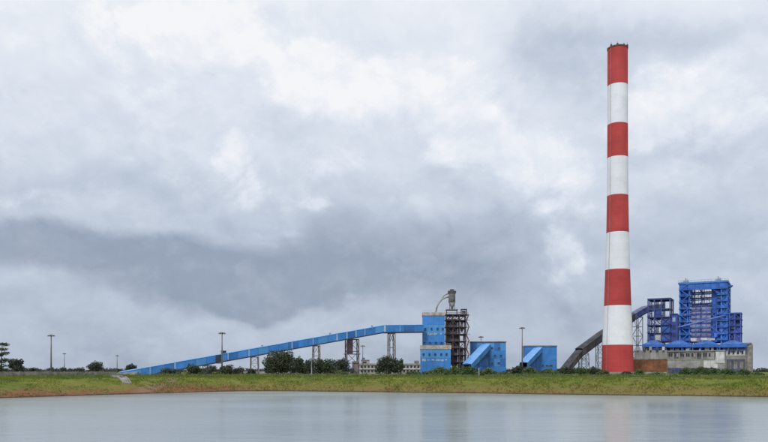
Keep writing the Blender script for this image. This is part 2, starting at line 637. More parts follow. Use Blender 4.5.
# ------------------------------------------------------------------ track along the crest of the bank
def offset_line(s0, s1, y_min):
    n = len(POND)
    P = POND
    seg = np.linalg.norm(np.roll(P, -1, 0) - P, axis=1)
    pts = []
    for i in range(n):
        k = max(1, int(seg[i] / 2.5))
        for j in range(k):
            pts.append(P[i] + (P[(i + 1) % n] - P[i]) * j / k)
    return np.array(pts)


PL = offset_line(0, 0, 0)
tan = np.roll(PL, -3, 0) - np.roll(PL, 3, 0)
nor = np.stack([-tan[:, 1], tan[:, 0]], 1)
nor /= np.linalg.norm(nor, axis=1)[:, None]
chk = sdf(PL[:, 0] + nor[:, 0] * 2, PL[:, 1] + nor[:, 1] * 2)
nor *= np.sign(chk)[:, None]
sel = [i for i in range(len(PL)) if PL[i][1] > 95 and PL[i][0] > -30]
sel.sort(key=lambda i: PL[i][0])
tv, tf = [], []
for k, i in enumerate(sel):
    for o_ in (17.5, 18.6, 19.8, 21.0):
        p = PL[i] + nor[i] * (o_ + .35 * math.sin(k * .9 + o_))
        z = max(gz(p[0] + ex, p[1] + ey) for ex in (-.6, 0, .6) for ey in (-.6, 0, .6)) + .03
        tv.append((p[0], p[1], z))
for k in range(len(sel) - 1):
    for j in range(3):
        a = k * 4 + j
        tf.append((a, a + 1, a + 5, a + 4))
tag(obj('path', np_mesh('path', np.array(tv), np.array(tf), True), 'track'), kind='structure')


# ------------------------------------------------------------------ chimney
def chimney():
    D = 500.0
    loc = W(617.7, HY, D)
    loc.z = gz(loc.x, loc.y)
    t = empty('chimney', loc, 'tall round chimney painted in red and white bands', 'chimney')
    k = D / F
    pr = [(378, 15.55), (345, 14.75), (306, 13.1), (270, 11.95), (233, 10.85), (196, 10.25), (158, 10.0), (125, 9.9), (86, 9.8), (50, 9.75)]
    zz = [EYE + (HY - y) * k - loc.z for y, _ in pr]
    zz[0] = -1.0
    rr = [r * k for _, r in pr]

    def rad(z):
        return float(np.interp(z, zz, rr))
    for i in range(len(zz) - 1):
        prof = [(rad(z), z) for z in np.linspace(zz[i], zz[i + 1], 7)]
        prof[0] = (prof[0][0] + (.03 if i % 2 == 0 else 0), prof[0][1])
        red = i % 2 == 0
        MB().lathe(prof, 64, False).build('red_band' if red else 'white_band', 'red' if red else 'cwhite', t, True)
    top = zz[-1]
    r = rr[-1]
    MB().lathe([(r + .05, top), (r + .25, top + .3), (r + .25, top + 1.1), (r - .9, top + 1.3), (r - .9, top - 3)], 48, False).build('rim', 'soot', t)
    MB().lathe([(r - .95, top - 2.5), (.01, top - 2.5)], 32, False).build('flue_cover', 'soot', t)
    for j in range(9):
        a_ = 2 * math.pi * (j + .3) / 9
        h = (2.0, 1.3, 2.6)[j % 3]
        c_, s_ = math.cos(a_) * (r - .3), math.sin(a_) * (r - .3)
        MB().box(c_ - .5, c_ + .5, s_ - .5, s_ + .5, top + .9, top + .9 + h * .55).bar((c_, s_, top + 1), (c_, s_, top + 1 + h * 1.1), .14).build('lightning_rod', 'soot', t)
    lad = MB()
    a_ = R(-150)
    for z in np.arange(2, zz[-1] - 4, 6.0):
        for da in (-.028, .028):
            p0 = ((rad(z) + .25) * math.cos(a_ + da), (rad(z) + .25) * math.sin(a_ + da), z)
            p1 = ((rad(z + 6) + .25) * math.cos(a_ + da), (rad(z + 6) + .25) * math.sin(a_ + da), z + 6)
            lad.bar(p0, p1, .07)
        for q in range(6):
            r_ = rad(z + q) + .25
            lad.bar((r_ * math.cos(a_ - .028), r_ * math.sin(a_ - .028), z + q), (r_ * math.cos(a_ + .028), r_ * math.sin(a_ + .028), z + q), .05)
    lad.build('ladder', 'grey', t)
    # low concrete plinth
    MB().lathe([(rr[0] + 1.2, -1.2), (rr[0] + 1.2, .9), (rr[0] + .2, 1.0)], 48, False).build('plinth', 'conc', t)


chimney()


# ------------------------------------------------------------------ trestles and inclined galleries
def trestle(parent, cx, cy, ux, uy, hu, hw, z0, z1, mt, lw=.45, levels=3, spread=1.15, name='trestle'):
    """four legged braced tower under a gallery; (ux,uy) = direction of the gallery in the parent's frame"""
    px_, py_ = -uy, ux

    def P(su, sw, z):
        f = 1 + (spread - 1) * (z1 - z) / max(1e-6, (z1 - z0))
        return (cx + ux * su * hu * f + px_ * sw * hw * f, cy + uy * su * hu * f + py_ * sw * hw * f, z)
    cr = [(-1, -1), (1, -1), (1, 1), (-1, 1)]
    t = MB()
    t.box(cx - hu, cx + hu, cy - hw, cy + hw, z1 - .5, z1 - .05)
    tr = t.build(name, mt, parent)
    for s_ in cr:
        MB().bar(P(*s_, z0), P(*s_, z1), lw).build('leg', mt, tr)
    br_ = MB()
    zs = np.linspace(z0, z1 - .4, levels + 1)
    for k in range(levels):
        for i in range(4):
            A, B = cr[i], cr[(i + 1) % 4]
            br_.bar(P(*A, zs[k + 1]), P(*B, zs[k + 1]), lw * .6)
            if (i + k) % 2:
                br_.bar(P(*A, zs[k]), P(*B, zs[k + 1]), lw * .45)
            else:
                br_.bar(P(*B, zs[k]), P(*A, zs[k + 1]), lw * .45)
    br_.build('brace', mt, tr)
    return tr


def gallery(parent, pts, width, hgt, panel_len, mats, roof_mt, floor_mt, seam_at=(), seam_mt='seam', roof_rise=.35, fan=True):
    """covered conveyor along pts (top centre line of the walls, parent frame); each wall sheet is a part"""
    floor, roof = MB(), MB()
    idx = 0
    for a_, b_ in zip(pts[:-1], pts[1:]):
        a_, b_ = Vector(a_), Vector(b_)
        d = b_ - a_
        h = Vector((d.x, d.y, 0)).normalized()
        s_ = Vector((-h.y, h.x, 0)) * (width / 2)
        dn = Vector((0, 0, -hgt))
        floor.hexa([a_ - s_ + dn - Vector((0, 0, .7)), b_ - s_ + dn - Vector((0, 0, .7)), b_ + s_ + dn - Vector((0, 0, .7)), a_ + s_ + dn - Vector((0, 0, .7))],
                   [a_ - s_ + dn, b_ - s_ + dn, b_ + s_ + dn, a_ + s_ + dn])
        o = s_ * 1.08
        e = Vector((0, 0, .12))
        up = Vector((0, 0, roof_rise))
        roof.add([a_ - o + e, b_ - o + e, b_ + e + up, a_ + e + up, a_ + o + e, b_ + o + e,
                  a_ - o - e, b_ - o - e, a_ + o - e, b_ + o - e],
                 [(0, 1, 2, 3), (3, 2, 5, 4), (6, 7, 1, 0), (4, 5, 9, 8), (8, 9, 7, 6)])
        m = max(1, round(d.length / panel_len))
        for k in range(m):
            p, q = a_ + d * (k / m), a_ + d * ((k + 1) / m)
            g = d.normalized() * .05
            mt = mats[(idx * 7 + idx // 3) % len(mats)]
            idx += 1
            for sg in (-1, 1):
                o1, o2 = s_ * sg, s_ * sg * .96
                MB().hexa([p + g + o1 + dn, q - g + o1 + dn, q - g + o2 + dn, p + g + o2 + dn],
                          [p + g + o1, q - g + o1, q - g + o2, p + g + o2]).build('wall_sheet', mt, parent)
    floor.build('floor_girder', floor_mt, parent)
    roof.build('roof', roof_mt, parent)


# long rising coal conveyor
fr = Fr(270, 425, 16)
cv = fr.root('coal_conveyor', 'long blue covered conveyor rising from the ground to the blue tower', 'conveyor')
z0 = cv.location.z
WD = 5.0
prof = []
for px, py in ((119, 372.4), (384.5, 325.2), (424, 324.8)):
    u, z = fr.at(px, py, -WD / 2)
    prof.append((u, 0, z - z0))
gallery(cv, prof, WD, 3.9, 5.8, ['blue', 'blue_c', 'blue', 'blue_b'], 'blue_roof', 'girder')


def gal_z(u):
    return float(np.interp(u, [p[0] for p in prof], [p[2] for p in prof]))


for px, wd in ((249, .5), (292, .5), (313, .35), (337, .7), (347, .5), (356, .5), (365, .35), (384.8, 1.1), (400, .3), (228, .4), (175, .4), (150, .3)):
    u = fr.U(px, -WD / 2)
    zt = gal_z(u)
    MB().box(u - wd / 2, u + wd / 2, -WD / 2 - .14, -WD / 2 - .03, zt - 3.9, zt - .15).build('seam_strip', 'seam', cv)
# open hatch with a service platform
u0, u1 = fr.U(215.5, -WD / 2), fr.U(221.5, -WD / 2)
MB().box(u0, u1, -WD / 2 - .5, -WD / 2 + .2, gal_z(u0) - 4.2, gal_z(u0) + .2).build('hatch', 'girder', cv)
uv = fr.U(223.5)
MB().box(uv - 1.3, uv + 1.3, -1.4, 1.4, gal_z(uv) - .2, gal_z(uv) + 1.6).box(uv - 1.6, uv + 1.6, -1.7, 1.7, gal_z(uv) + 1.6, gal_z(uv) + 1.8).build('roof_hut', 'girder', cv)
pm = MB().box(u0 - .5, u1 + .5, -WD / 2 - 1.8, -WD / 2 - .5, gal_z(u0) - 4.6, gal_z(u0) - 4.3)
for q in np.linspace(u0 - .4, u1 + .4, 5):
    pm.bar((q, -WD / 2 - 1.7, gal_z(u0) - 4.4), (q, -WD / 2 - 1.7, gal_z(u0) - 3.3), .08)
pm.bar((u0 - .4, -WD / 2 - 1.7, gal_z(u0) - 3.3), (u1 + .4, -WD / 2 - 1.7, gal_z(u0) - 3.3), .08)
pm.build('platform', 'maroon', cv)
# small ventilators on the ridge
for px in (262, 330, 372):
    u = fr.U(px)
    MB().box(u - .4, u + .4, -.4, .4, gal_z(u), gal_z(u) + 1.0).box(u - .6, u + .6, -.6, .6, gal_z(u) + 1.0, gal_z(u) + 1.15).build('roof_vent', 'grey', cv)
for px, hu, mt, lw in ((207, 2.2, 'maroon_l', .38), (254.5, 2.0, 'maroon_l', .42), (316.3, 1.7, 'maroon_l', .45), (391.5, 1.6, 'maroon_l', .5)):
    u = fr.U(px)
    trestle(cv, u, 0, 1, 0, hu, 2.0, -.6, gal_z(u) - 4.6, mt, lw, 3, 1.12)
u = fr.U(352)
tr = trestle(cv, u, 0, 1, 0, 3.5, 2.2, -.6, gal_z(u) - 4.6, 'maroon', .5, 3, 1.03, 'bent_tower')
zt = gal_z(u) - 4.7
MB().box(u - 2.3, u + .1, -1.9, 1.9, zt - 8.5, zt - .3).build('drive_house', 'maroon', tr)
MB().box(u - 4.4, u + 4.4, -2.9, 2.9, zt - 9.0, zt - 8.6).build('deck', 'maroon', tr)
MB().box(u + .6, u + 3.2, -2.1, 2.1, -.4, 7.5).build('enclosure', 'maroon_l', tr)
# concrete take up pit at the tail
u = fr.U(124)
MB().hexa([(u - 4, -4.2, -.8), (u + 7, -4.2, -.8), (u + 7, 4.2, -.8), (u - 4, 4.2, -.8)],
          [(u - 4, -4.2, .5), (u + 7, -4.2, 1.6), (u + 7, 4.2, 1.6), (u - 4, 4.2, .5)]).build('tail_pit', 'conc_l', cv)


# ------------------------------------------------------------------ walls with windows
def block(root, fr, w0, w1, x0, x1, y0, y1, mt, name='wall', dz=None):
    """box from photo columns x0..x1 and rows y0 (top) .. y1 (bottom; None = ground) with its front at depth w0"""
    ua, ub = fr.U(x0, w0), fr.U(x1, w0)
    xm = (x0 + x1) / 2
    zt = fr.Z(xm, y0, w0) - fr.z0
    zb = -.6 if y1 is None else fr.Z(xm, y1, w0) - fr.z0
    return MB().box(ua, ub, w0, w1, zb, zt).build(name, mt, root), (ua, ub, zb, zt)


def sheets(root, fr, w0, x0, x1, y0, y1, nx_, nz_, mats, th=.12, name='wall_sheet', gap=.06):
    """cladding sheets hung in front of a wall, each a part"""
    ua, ub = fr.U(x0, w0), fr.U(x1, w0)
    xm = (x0 + x1) / 2
    zt = fr.Z(xm, y0, w0) - fr.z0
    zb = -.4 if y1 is None else fr.Z(xm, y1, w0) - fr.z0
    k = 0
    for j in range(nz_):
        for i in range(nx_):
            a_, b_ = ua + (ub - ua) * i / nx_ + gap / 2, ua + (ub - ua) * (i + 1) / nx_ - gap / 2
            c_, d_ = zb + (zt - zb) * j / nz_ + gap / 2, zb + (zt - zb) * (j + 1) / nz_ - gap / 2
            MB().box(a_, b_, w0 - th, w0 - .01, c_, d_).build(name, mats[(i * 5 + j * 3 + k) % len(mats)], root)
            k += 1


def window(root, fr, w0, px, py, wpx, hpx, frame='white', glass='glass'):
    u, z = fr.at(px, py, w0)
    z -= fr.z0
    k = fr.O[1] / F
    hw, hh = wpx * k / 2, hpx * k / 2
    t_ = .18
    f = MB()
    f.box(u - hw - t_, u + hw + t_, w0 - .3, w0 - .13, z + hh, z + hh + t_)
    f.box(u - hw - t_, u + hw + t_, w0 - .4, w0 - .13, z - hh - t_, z - hh)
    f.box(u - hw - t_, u - hw, w0 - .3, w0 - .13, z - hh, z + hh)
    f.box(u + hw, u + hw + t_, w0 - .3, w0 - .13, z - hh, z + hh)
    o = f.build('window', frame, root)
    MB().box(u - hw, u + hw, w0 - .2, w0 - .125, z - hh, z + hh).build('pane', glass, o)
    return o


# ------------------------------------------------------------------ crusher tower: two blue blocks
fr = Fr(436, 452, -3)
t = fr.root('transfer_tower', 'blue sheet clad two block tower where the long conveyor ends', 'tower')
block(t, fr, .5, 17, 420.3, 450.9, 349.2, None, 'blue_c', 'lower_wall')
sheets(t, fr, .5, 420.3, 450.9, 349.3, None, 5, 3, ['blue', 'blue_b', 'blue'])
block(t, fr, .1, 17.4, 419.9, 451.3, 345.2, 349.1, 'cream', 'parapet')
block(t, fr, 1.5, 15, 422.4, 444.8, 315.6, 345.1, 'blue_c', 'upper_wall')
sheets(t, fr, 1.5, 422.4, 444.8, 315.8, 342.6, 4, 3, ['blue', 'blue_b', 'blue'])
block(t, fr, 1.1, 15.4, 422.0, 445.2, 312.2, 315.5, 'cream', 'parapet')
for px in (425.4, 431.6, 437.6, 442.8):
    window(t, fr, 1.36, px, 328.8, 1.3, 1.8, 'blue_c')
for px in (424.6, 430, 436, 441.5):
    window(t, fr, 1.36, px, 342.6, 1.7, 1.2, 'blue_c')
for px in (423.5, 429.4, 435.3, 441.2, 446.6):
    window(t, fr, .36, px, 354.3, 1.6, 1.9, 'blue_c')


def strip(root, fr, w0, x0, x1, y0, y1, mt, name, th=.1):
    ua, ub = fr.U(x0, w0), fr.U(x1, w0)
    MB().box(ua, ub, w0 - th, w0, fr.Z((x0 + x1) / 2, y1, w0) - fr.z0, fr.Z((x0 + x1) / 2, y0, w0) - fr.z0).build(name, mt, root)


# pale faded sheet bands under the window rows
for i, (xa, xb) in enumerate(((427.5, 428.9), (429.2, 431.6), (431.9, 433.6), (433.9, 435.4), (435.7, 437.2), (440.4, 441.6))):
    strip(t, fr, 1.33, xa, xb, 332.4 + (i * 5 % 3) * .4, 335.2 - (i * 7 % 3) * .3, 'faded', 'faded_sheet')
for i, xa in enumerate((422, 426.5, 431, 435.6, 440.2, 444)):
    strip(t, fr, .33, xa + (i * 3 % 4) * .3, xa + 4.0 - (i % 3) * .5, 358.7 + (i * 5 % 3) * .4, 361.2 - (i * 7 % 4) * .25, 'faded', 'faded_sheet')
# roof railings
for (w0, x0, x1, y) in ((1.2, 422.4, 445, 312.2), (.3, 445.6, 451, 345.2)):
    m = MB()
    ua, ub, zz_ = fr.U(x0, w0), fr.U(x1, w0), fr.Z((x0 + x1) / 2, y, w0) - fr.z0
    for q in np.linspace(ua, ub, 9):
        m.bar((q, w0 + .2, zz_), (q, w0 + .2, zz_ + 1.1), .09)
    m.bar((ua, w0 + .2, zz_ + 1.1), (ub, w0 + .2, zz_ + 1.1), .09)
    m.build('railing', 'grey', t)


# ------------------------------------------------------------------ steel frame tower
def steel_frame(root, us, ws, zs, mt, cw=.5, bw=.4, brace=True, skip=(), deck_mt=None, deck_levels=(), rail=True, rng=None):
    rng = rng or random.Random(3)
    for u in us:
        for w in ws:
            MB().box(u - cw / 2, u + cw / 2, w - cw / 2, w + cw / 2, -.6, zs[-1]).build('column', mt, root)
    for z in zs[1:]:
        m = MB()
        for w in ws:
            m.box(us[0], us[-1], w - bw / 3, w + bw / 3, z - bw, z - .01)
        for u in us:
            m.box(u - bw / 3, u + bw / 3, ws[0], ws[-1], z - bw - .02, z - .03)
        m.build('floor_beam', mt, root)
    if brace:
        for k in range(len(zs) - 1):
            for i in range(len(us) - 1):
                if (i, k) in skip:
                    continue
                for w in (ws[0], ws[-1]):
                    if rng.random() < .6:
                        MB().bar((us[i], w, zs[k]), (us[i + 1], w, zs[k + 1]), bw * .55).build('brace', mt, root)
                    if rng.random() < .5:
                        MB().bar((us[i + 1], w, zs[k]), (us[i], w, zs[k + 1]), bw * .55).build('brace', mt, root)
    for z in deck_levels:
        d = MB().box(us[0] - .9, us[-1] + .9, ws[0] - .9, ws[-1] + .9, z, z + .14).build('platform', deck_mt or mt, root)
        if rail:
            m = MB()
            for q in np.linspace(us[0] - .8, us[-1] + .8, 12):
                m.bar((q, ws[0] - .85, z + .1), (q, ws[0] - .85, z + 1.2), .1)
            for zz_ in (.65, 1.2):
                m.bar((us[0] - .8, ws[0] - .85, z + zz_), (us[-1] + .8, ws[0] - .85, z + zz_), .1)
            m.build('railing', deck_mt or mt, d)


fr = Fr(457, 462, -3)
t = fr.root('steel_tower', 'dark maroon open steel tower beside the blue transfer tower', 'tower')
us = [fr.U(p) for p in (446.5, 453, 459.5, 465.8)]
zs = [0] + [fr.Z(457, y) - fr.z0 for y in (362, 355, 348, 341, 334, 327, 320, 314.5)]
steel_frame(t, us, [0, 6, 12], zs, 'maroon', .6, .55, True, (), 'maroon_l', zs[1:])
block(t, fr, 1.5, 10, 447.3, 452.6, 319, 364, 'maroon', 'bunker_casing')
block(t, fr, 2.5, 9.5, 453.6, 457.8, 319, 366, 'maroon', 'chute')
block(t, fr, 3.5, 9.5, 458, 460, 334, 347, 'maroon', 'chute')
block(t, fr, 7, 11, 458.5, 463.5, 350, None, 'maroon', 'casing')
block(t, fr, 3.0, 9, 463.6, 465.8, 333, 341, 'maroon_l', 'casing')
block(t, fr, 2.0, 8, 460.2, 463, 347, None, 'maroon', 'chute')
block(t, fr, 2.0, 8, 461, 463.4, 321, 331, 'maroon_l', 'chute')
m = MB()                                          # zigzag stair on the right flank
for k in range(len(zs) - 1):
    a_, b_ = (us[-1] + .6, us[-1] + 2.0) if k % 2 else (us[-1] + 2.0, us[-1] + .6)
    m.bar((a_, -.6, zs[k]), (b_, 5.5, zs[k + 1]), .7, .25)
    m.box(us[-1] + .3, us[-1] + 2.5, -1.2, 1, zs[k + 1] - .2, zs[k + 1] - .05)
m.build('stair', 'maroon_l', t)
zt = zs[-1]
d = MB().box(us[0] - .6, us[-1] + 1.6, -1, 13, zt + .02, zt + .3)
for q in np.linspace(us[0] - .4, us[-1] + 1.4, 12):
    d.bar((q, -.9, zt), (q, -.9, zt + 1.3), .12)
d.bar((us[0] - .4, -.9, zt + 1.3), (us[-1] + 1.4, -.9, zt + 1.3), .12)
d.build('top_deck', 'maroon_l', t)
pr_ = MB()
ua, ub = fr.U(461.5), fr.U(466.8)
zp, zq = fr.Z(464, 309.2) - fr.z0, zt + .3
for u in (ua, ub):
    for w in (1, 6):
        pr_.bar((u, w, zq), (u, w, zp), .35)
pr_.box(ua - .3, ub + .3, .6, 6.4, zp, zp + .3)
pr_.box(ua + .5, ub - .6, 2, 5, zq, zq + 2.2)
pr_.build('hoist_frame', 'maroon', t)
# small frame that carries the silo
pr_ = MB()
ua, ub = fr.U(446.8), fr.U(457.4)
zp = fr.Z(452, 309.5) - fr.z0
for u in (ua, ub):
    for w in (2, 9):
        pr_.bar((u, w, zq - .4), (u, w, zp), .4)
pr_.box(ua - .5, ub + .5, 1.5, 9.5, zp, zp + .35)
for u in np.linspace(ua - .4, ub + .4, 7):
    pr_.bar((u, 1.6, zp), (u, 1.6, zp + 1.2), .1)
pr_.bar((ua - .4, 1.6, zp + 1.2), (ub + .4, 1.6, zp + 1.2), .1)
pr_.build('silo_stand', 'maroon_l', t)

frs = Fr(452, 467, -3)
s_ = frs.root('dust_silo', 'grey cylindrical silo with conical bottom on top of the steel tower', 'silo')
s_.location.z = fr.z0 + zp + .37
frs.z0 = s_.location.z
rad_ = 3.4 * 467 / F
za, zb_, zc_ = (frs.Z(452.2, y) - frs.z0 for y in (307.5, 302.5, 292.5))
MB().lathe([(rad_, zb_), (rad_, zc_), (rad_ * .85, zc_ + .5), (.05, zc_ + .9)], 28, True).build('drum', 'silo', s_, True)
MB().lathe([(.7, .4), (.8, za), (rad_, zb_ - .01)], 28, True).build('cone', 'silo', s_, True)
m = MB()
for a_ in (45, 135, 225, 315):
    m.bar((rad_ * math.cos(R(a_)), rad_ * math.sin(R(a_)), 0), (rad_ * math.cos(R(a_)), rad_ * math.sin(R(a_)), zb_ + .6), .28)
m.build('stand', 'maroon_l', s_)
m = MB().lathe([(rad_ + .1, zc_ - .4), (rad_ + .5, zc_ - .4), (rad_ + .5, zc_ + 1.0), (rad_ + .42, zc_ + 1.0)], 28, False)
m.box(-1.2, 1.2, -1.2, 1.2, zc_ + .5, zc_ + 2.0)
m.build('top_railing', 'dgrey', s_)
pp = [frs.at(px, py) for px, py in ((435.8, 312.6), (436.6, 308), (438.8, 303), (442.2, 299), (445.6, 297.3), (449.2, 296.6))]
m = MB().taper([(u, .5, z - frs.z0) for u, z in pp], [.55] * 6, 10)
m.build('duct', 'grey', s_, True)
pp = [frs.at(px, py) for px, py in ((441.6, 299.5), (444.2, 295), (448.9, 293.2))]
MB().taper([(u, .6, z - frs.z0) for u, z in pp], [.4] * 3, 8).build('duct', 'grey', s_, True)


# ------------------------------------------------------------------ two blue junction houses with sloping galleries
def junction_house(px0, D, x0, x1, ytop, gal, label, bands, seed):
    fr = Fr(px0, D, -4)
    t = fr.root('junction_house', label, 'building')
    block(t, fr, .5, 13, x0, x1, ytop + 1.2, None, 'blue_c')
    nx_ = max(4, round((x1 - x0) / 6))
    sheets(t, fr, .5, x0, x1, ytop + 1.6, None, nx_, 4, ['blue', 'blue_b', 'blue', 'blue_c'])
    block(t, fr, .0, 13.5, x0 - .4, x1 + .4, ytop, ytop + 1.1, 'mgrey', 'roof')
    for (y, xs_, h) in bands:
        for px in xs_:
            window(t, fr, .36, px, y, 2.2 + (px % 3) * .5, h, 'blue_b')
    # dark recess where the gallery enters
    (ax, ay), (bx, by), dep, wd, hg = gal
    ua, za_ = fr.at(ax, ay, .2)
    k = 1
    ub, zb2 = fr.at(bx, by, -dep)
    pts = [(ub, -dep, zb2 - fr.z0), (ua, .3, za_ - fr.z0)]
    gallery(t, pts, wd, hg, 5.5, ['blue_b', 'blue', 'blue_b'], 'blue_roof', 'girder', roof_rise=.25)
    dvx, dvy = ua - ub, dep + .3
    L = math.hypot(dvx, dvy)
    for f_ in (.42, .72):
        cx_, cy_ = ub + dvx * f_, -dep + dvy * f_
        zz_ = pts[0][2] + (pts[1][2] - pts[0][2]) * f_ - hg - .75
        trestle(t, cx_, cy_, dvx / L, dvy / L, .9, wd / 2 - .3, -.5, zz_, 'violet', .4, 2, 1.05)
    return fr, t


junction_house(488, 470, 470.8, 506, 341.2, ((486.5, 343.6), (467, 364.0), 34, 5.2, 3.6),
               'blue sheet clad building with sloping gallery beside the steel tower',
               [(348, (492, 499), 1.6), (355.5, (489, 495, 501), 1.6), (363, (492, 499), 1.6)], 1)
junction_house(541, 500, 525.2, 557, 345.4, ((538.5, 347.2), (523.5, 362.5), 30, 5.0, 3.4),
               'smaller blue building with sloping gallery behind the dark bush',
               [(365.2, (543, 547, 551), 1.3)], 2)

# ------------------------------------------------------------------ grey conveyor that passes behind the chimney
P3 = [W(563, 369.6, 482), W(579, 350.2, 502), W(603, 332.6, 528), W(632, 313.8, 560), W(645, 306.4, 575), W(661, 304.0, 594)]
base = Vector((P3[0].x, P3[0].y, gz(P3[0].x, P3[0].y)))
cg = empty('bunker_conveyor', base, 'steep dark grey conveyor climbing behind the chimney to the boiler', 'conveyor')
L3 = [p - base for p in P3]
gallery(cg, L3[:2], 5.0, 3.6, 6, ['dgrey', 'char'], 'char', 'char', roof_rise=.3)
gallery(cg, [L3[1] + Vector((0, 0, 1.0)), L3[2] + Vector((0, 0, 1.0)), L3[3]], 5.4, 4.6, 6, ['dgrey', 'char', 'dgrey'], 'char', 'char', roof_rise=.5)
gallery(cg, L3[3:], 5.2, 4.2, 5, ['lilac_g', 'violet', 'lilac_g'], 'lilac_g', 'navy', roof_rise=.4)
for i, f_, hu, mt in ((1, .2, 2.0, 'mgrey'), (2, -.12, 1.6, 'mgrey'), (3, .42, 3.6, 'mgrey')):
    if f_ < 0:
        p, q, f_ = L3[i - 1], L3[i], 1 + f_
    else:
        p, q = L3[i], L3[i + 1]
    c_ = p + (q - p) * f_
    d_ = Vector((q.x - p.x, q.y - p.y, 0)).normalized()
    trestle(cg, c_.x, c_.y, d_.x, d_.y, hu, 2.4, -.5, c_.z - (4.6 if i == 3 else 4.4), mt, .42, 6 if i == 3 else 4, 1.25 if i == 1 else 1.03)

# ------------------------------------------------------------------ boiler island
YAW = -28


def isl(px, D):
    return Fr(px, D, YAW)


# main boiler frame
fr = isl(704, 528)
t = fr.root('boiler_frame', 'tall bright blue open boiler frame on the grey plant building', 'boiler')
ZY = lambda y: fr.Z(704, y) - fr.z0
us = [fr.U(p) for p in (680, 689.6, 700, 711.6, 721.5, 727.2)]
lv = (340, 334, 327.5, 321, 314.5, 308, 301.5, 295, 289, 283)
zs = [0] + [ZY(y) for y in lv]
dep = 34
for i, u in enumerate(us):
    for w in (0, dep / 2, dep):
        if i in (2, 3) and w == 0:
            continue
        cw = .9 if i in (0, 1, 4, 5) else .6
        MB().box(u - cw / 2, u + cw / 2, w - cw / 2, w + cw / 2, -.6, zs[-1]).build('column', 'steel_blue' if i % 2 else 'steel_blue_l', t)
for k, z in enumerate(zs[1:]):
    # landings in the left and right bays, front and back
    for (a_, b_) in ((us[0], us[1]), (us[4] - 2.2, us[5])):
        p = MB().box(a_ - .6, b_ + .6, -1.4, 6.5, z - .35, z).build('landing', 'steel_blue_l' if k % 2 else 'steel_blue', t)
        m = MB()
        for q in np.linspace(a_ - .5, b_ + .5, 8):
            m.bar((q, -1.35, z), (q, -1.35, z + 1.2), .12)
        for h in (.6, 1.2):
            m.bar((a_ - .5, -1.35, z + h), (b_ + .5, -1.35, z + h), .12)
        m.build('railing', 'steel_blue_l', p)
    m = MB()
    for w in (dep / 2, dep):
        m.box(us[0], us[-1], w - .25, w + .25, z - .8, z - .1)
    for u in us:
        m.box(u - .22, u + .22, .5, dep, z - .85, z - .15)
    m.build('floor_beam', 'steel_blue', t)
# braces in the side bays
for k in range(len(zs) - 1):
    for (a_, b_) in ((us[0], us[1]), (us[4], us[5]), (us[3], us[4])):
        s1 = (a_, b_) if k % 2 else (b_, a_)
        MB().bar((s1[0], 0, zs[k]), (s1[1], 0, zs[k + 1]), .42).build('brace', 'steel_blue', t)
for k in range(len(zs) - 2):                         # stair flights on the side bays
    a_, b_ = us[0] + .6, us[1] - .6
    if k % 2:
        a_, b_ = b_, a_
    MB().bar((a_, -1.0, zs[k + 1]), (b_, -1.0, zs[k + 2]), .9, .5).build('stair', 'steel_blue', t)
# cladding of the side bays
for (x0, x1, ya, yb, mtn, w0) in ((680.4, 690.2, 284, 343, 'steel_blue', 6.9), (711.8, 721.6, 284, 343, 'steel_blue', 7.2), (681, 689, 336, 342, 'steel_blue', 1.2), (681, 686, 300, 320, 'steel_blue', 3.0), (683, 689, 321, 336, 'steel_blue_l', 4.0),
                                  (682, 689.4, 284, 300, 'steel_blue', 4.5), (712, 721, 284, 312, 'steel_blue', 5.0), (715, 721.5, 312, 336, 'steel_blue', 4.0),
                                  (721.8, 727.6, 283, 343, 'steel_blue_l', .8), (711.5, 721, 328, 342, 'steel_blue', 2.0)):
    ua, ub = fr.U(x0, w0), fr.U(x1, w0)
    MB().box(ua, ub, w0, w0 + 3.0, ZY(yb), ZY(ya)).build('cladding_panel', mtn, t)
# top girder, roof and roof gear
ua, ub = us[0] - 1.0, us[-1] + 1.0
MB().box(ua, ub, -1.5, dep + 1, ZY(283.2), ZY(281.6)).build('roof', 'steel_blue_l', t)
for q in range(6):
    a_ = us[0] + (us[-1] - us[0]) * q / 6
    b_ = us[0] + (us[-1] - us[0]) * (q + 1) / 6
    MB().box(a_ + .08, b_ - .08, -.9, .6, ZY(289.4), ZY(283.3)).build('top_girder_panel', 'steel_blue', t)
m = MB()
for q in np.linspace(ua, ub, 16):
    m.bar((q, -1.3, ZY(281.6)), (q, -1.3, ZY(281.6) + 1.3), .12)
m.bar((ua, -1.3, ZY(281.6) + 1.3), (ub, -1.3, ZY(281.6) + 1.3), .12)
m.build('roof_railing', 'steel_blue_l', t)
for px in (685.5, 718):
    u = fr.U(px)
    m = MB().box(u - 1.8, u + 1.8, 1, 5, ZY(281.5), ZY(279.4)).bar((u, 3, ZY(279.5)), (u, 3, ZY(276.6)), .8, n=8).bar((u + 1.2, 3, ZY(279.5)), (u + 1.2, 3, ZY(277.8)), .5, n=8)
    m.build('roof_vent', 'grey', t)
u = us[-1]
MB().box(u + .5, u + 3.6, 0, 3, ZY(287.4), ZY(286.4)).bar((u + .6, 1.5, ZY(291)), (u + 3.2, 1.5, ZY(287.4)), .4).build('hoist_bracket', 'steel_blue', t)
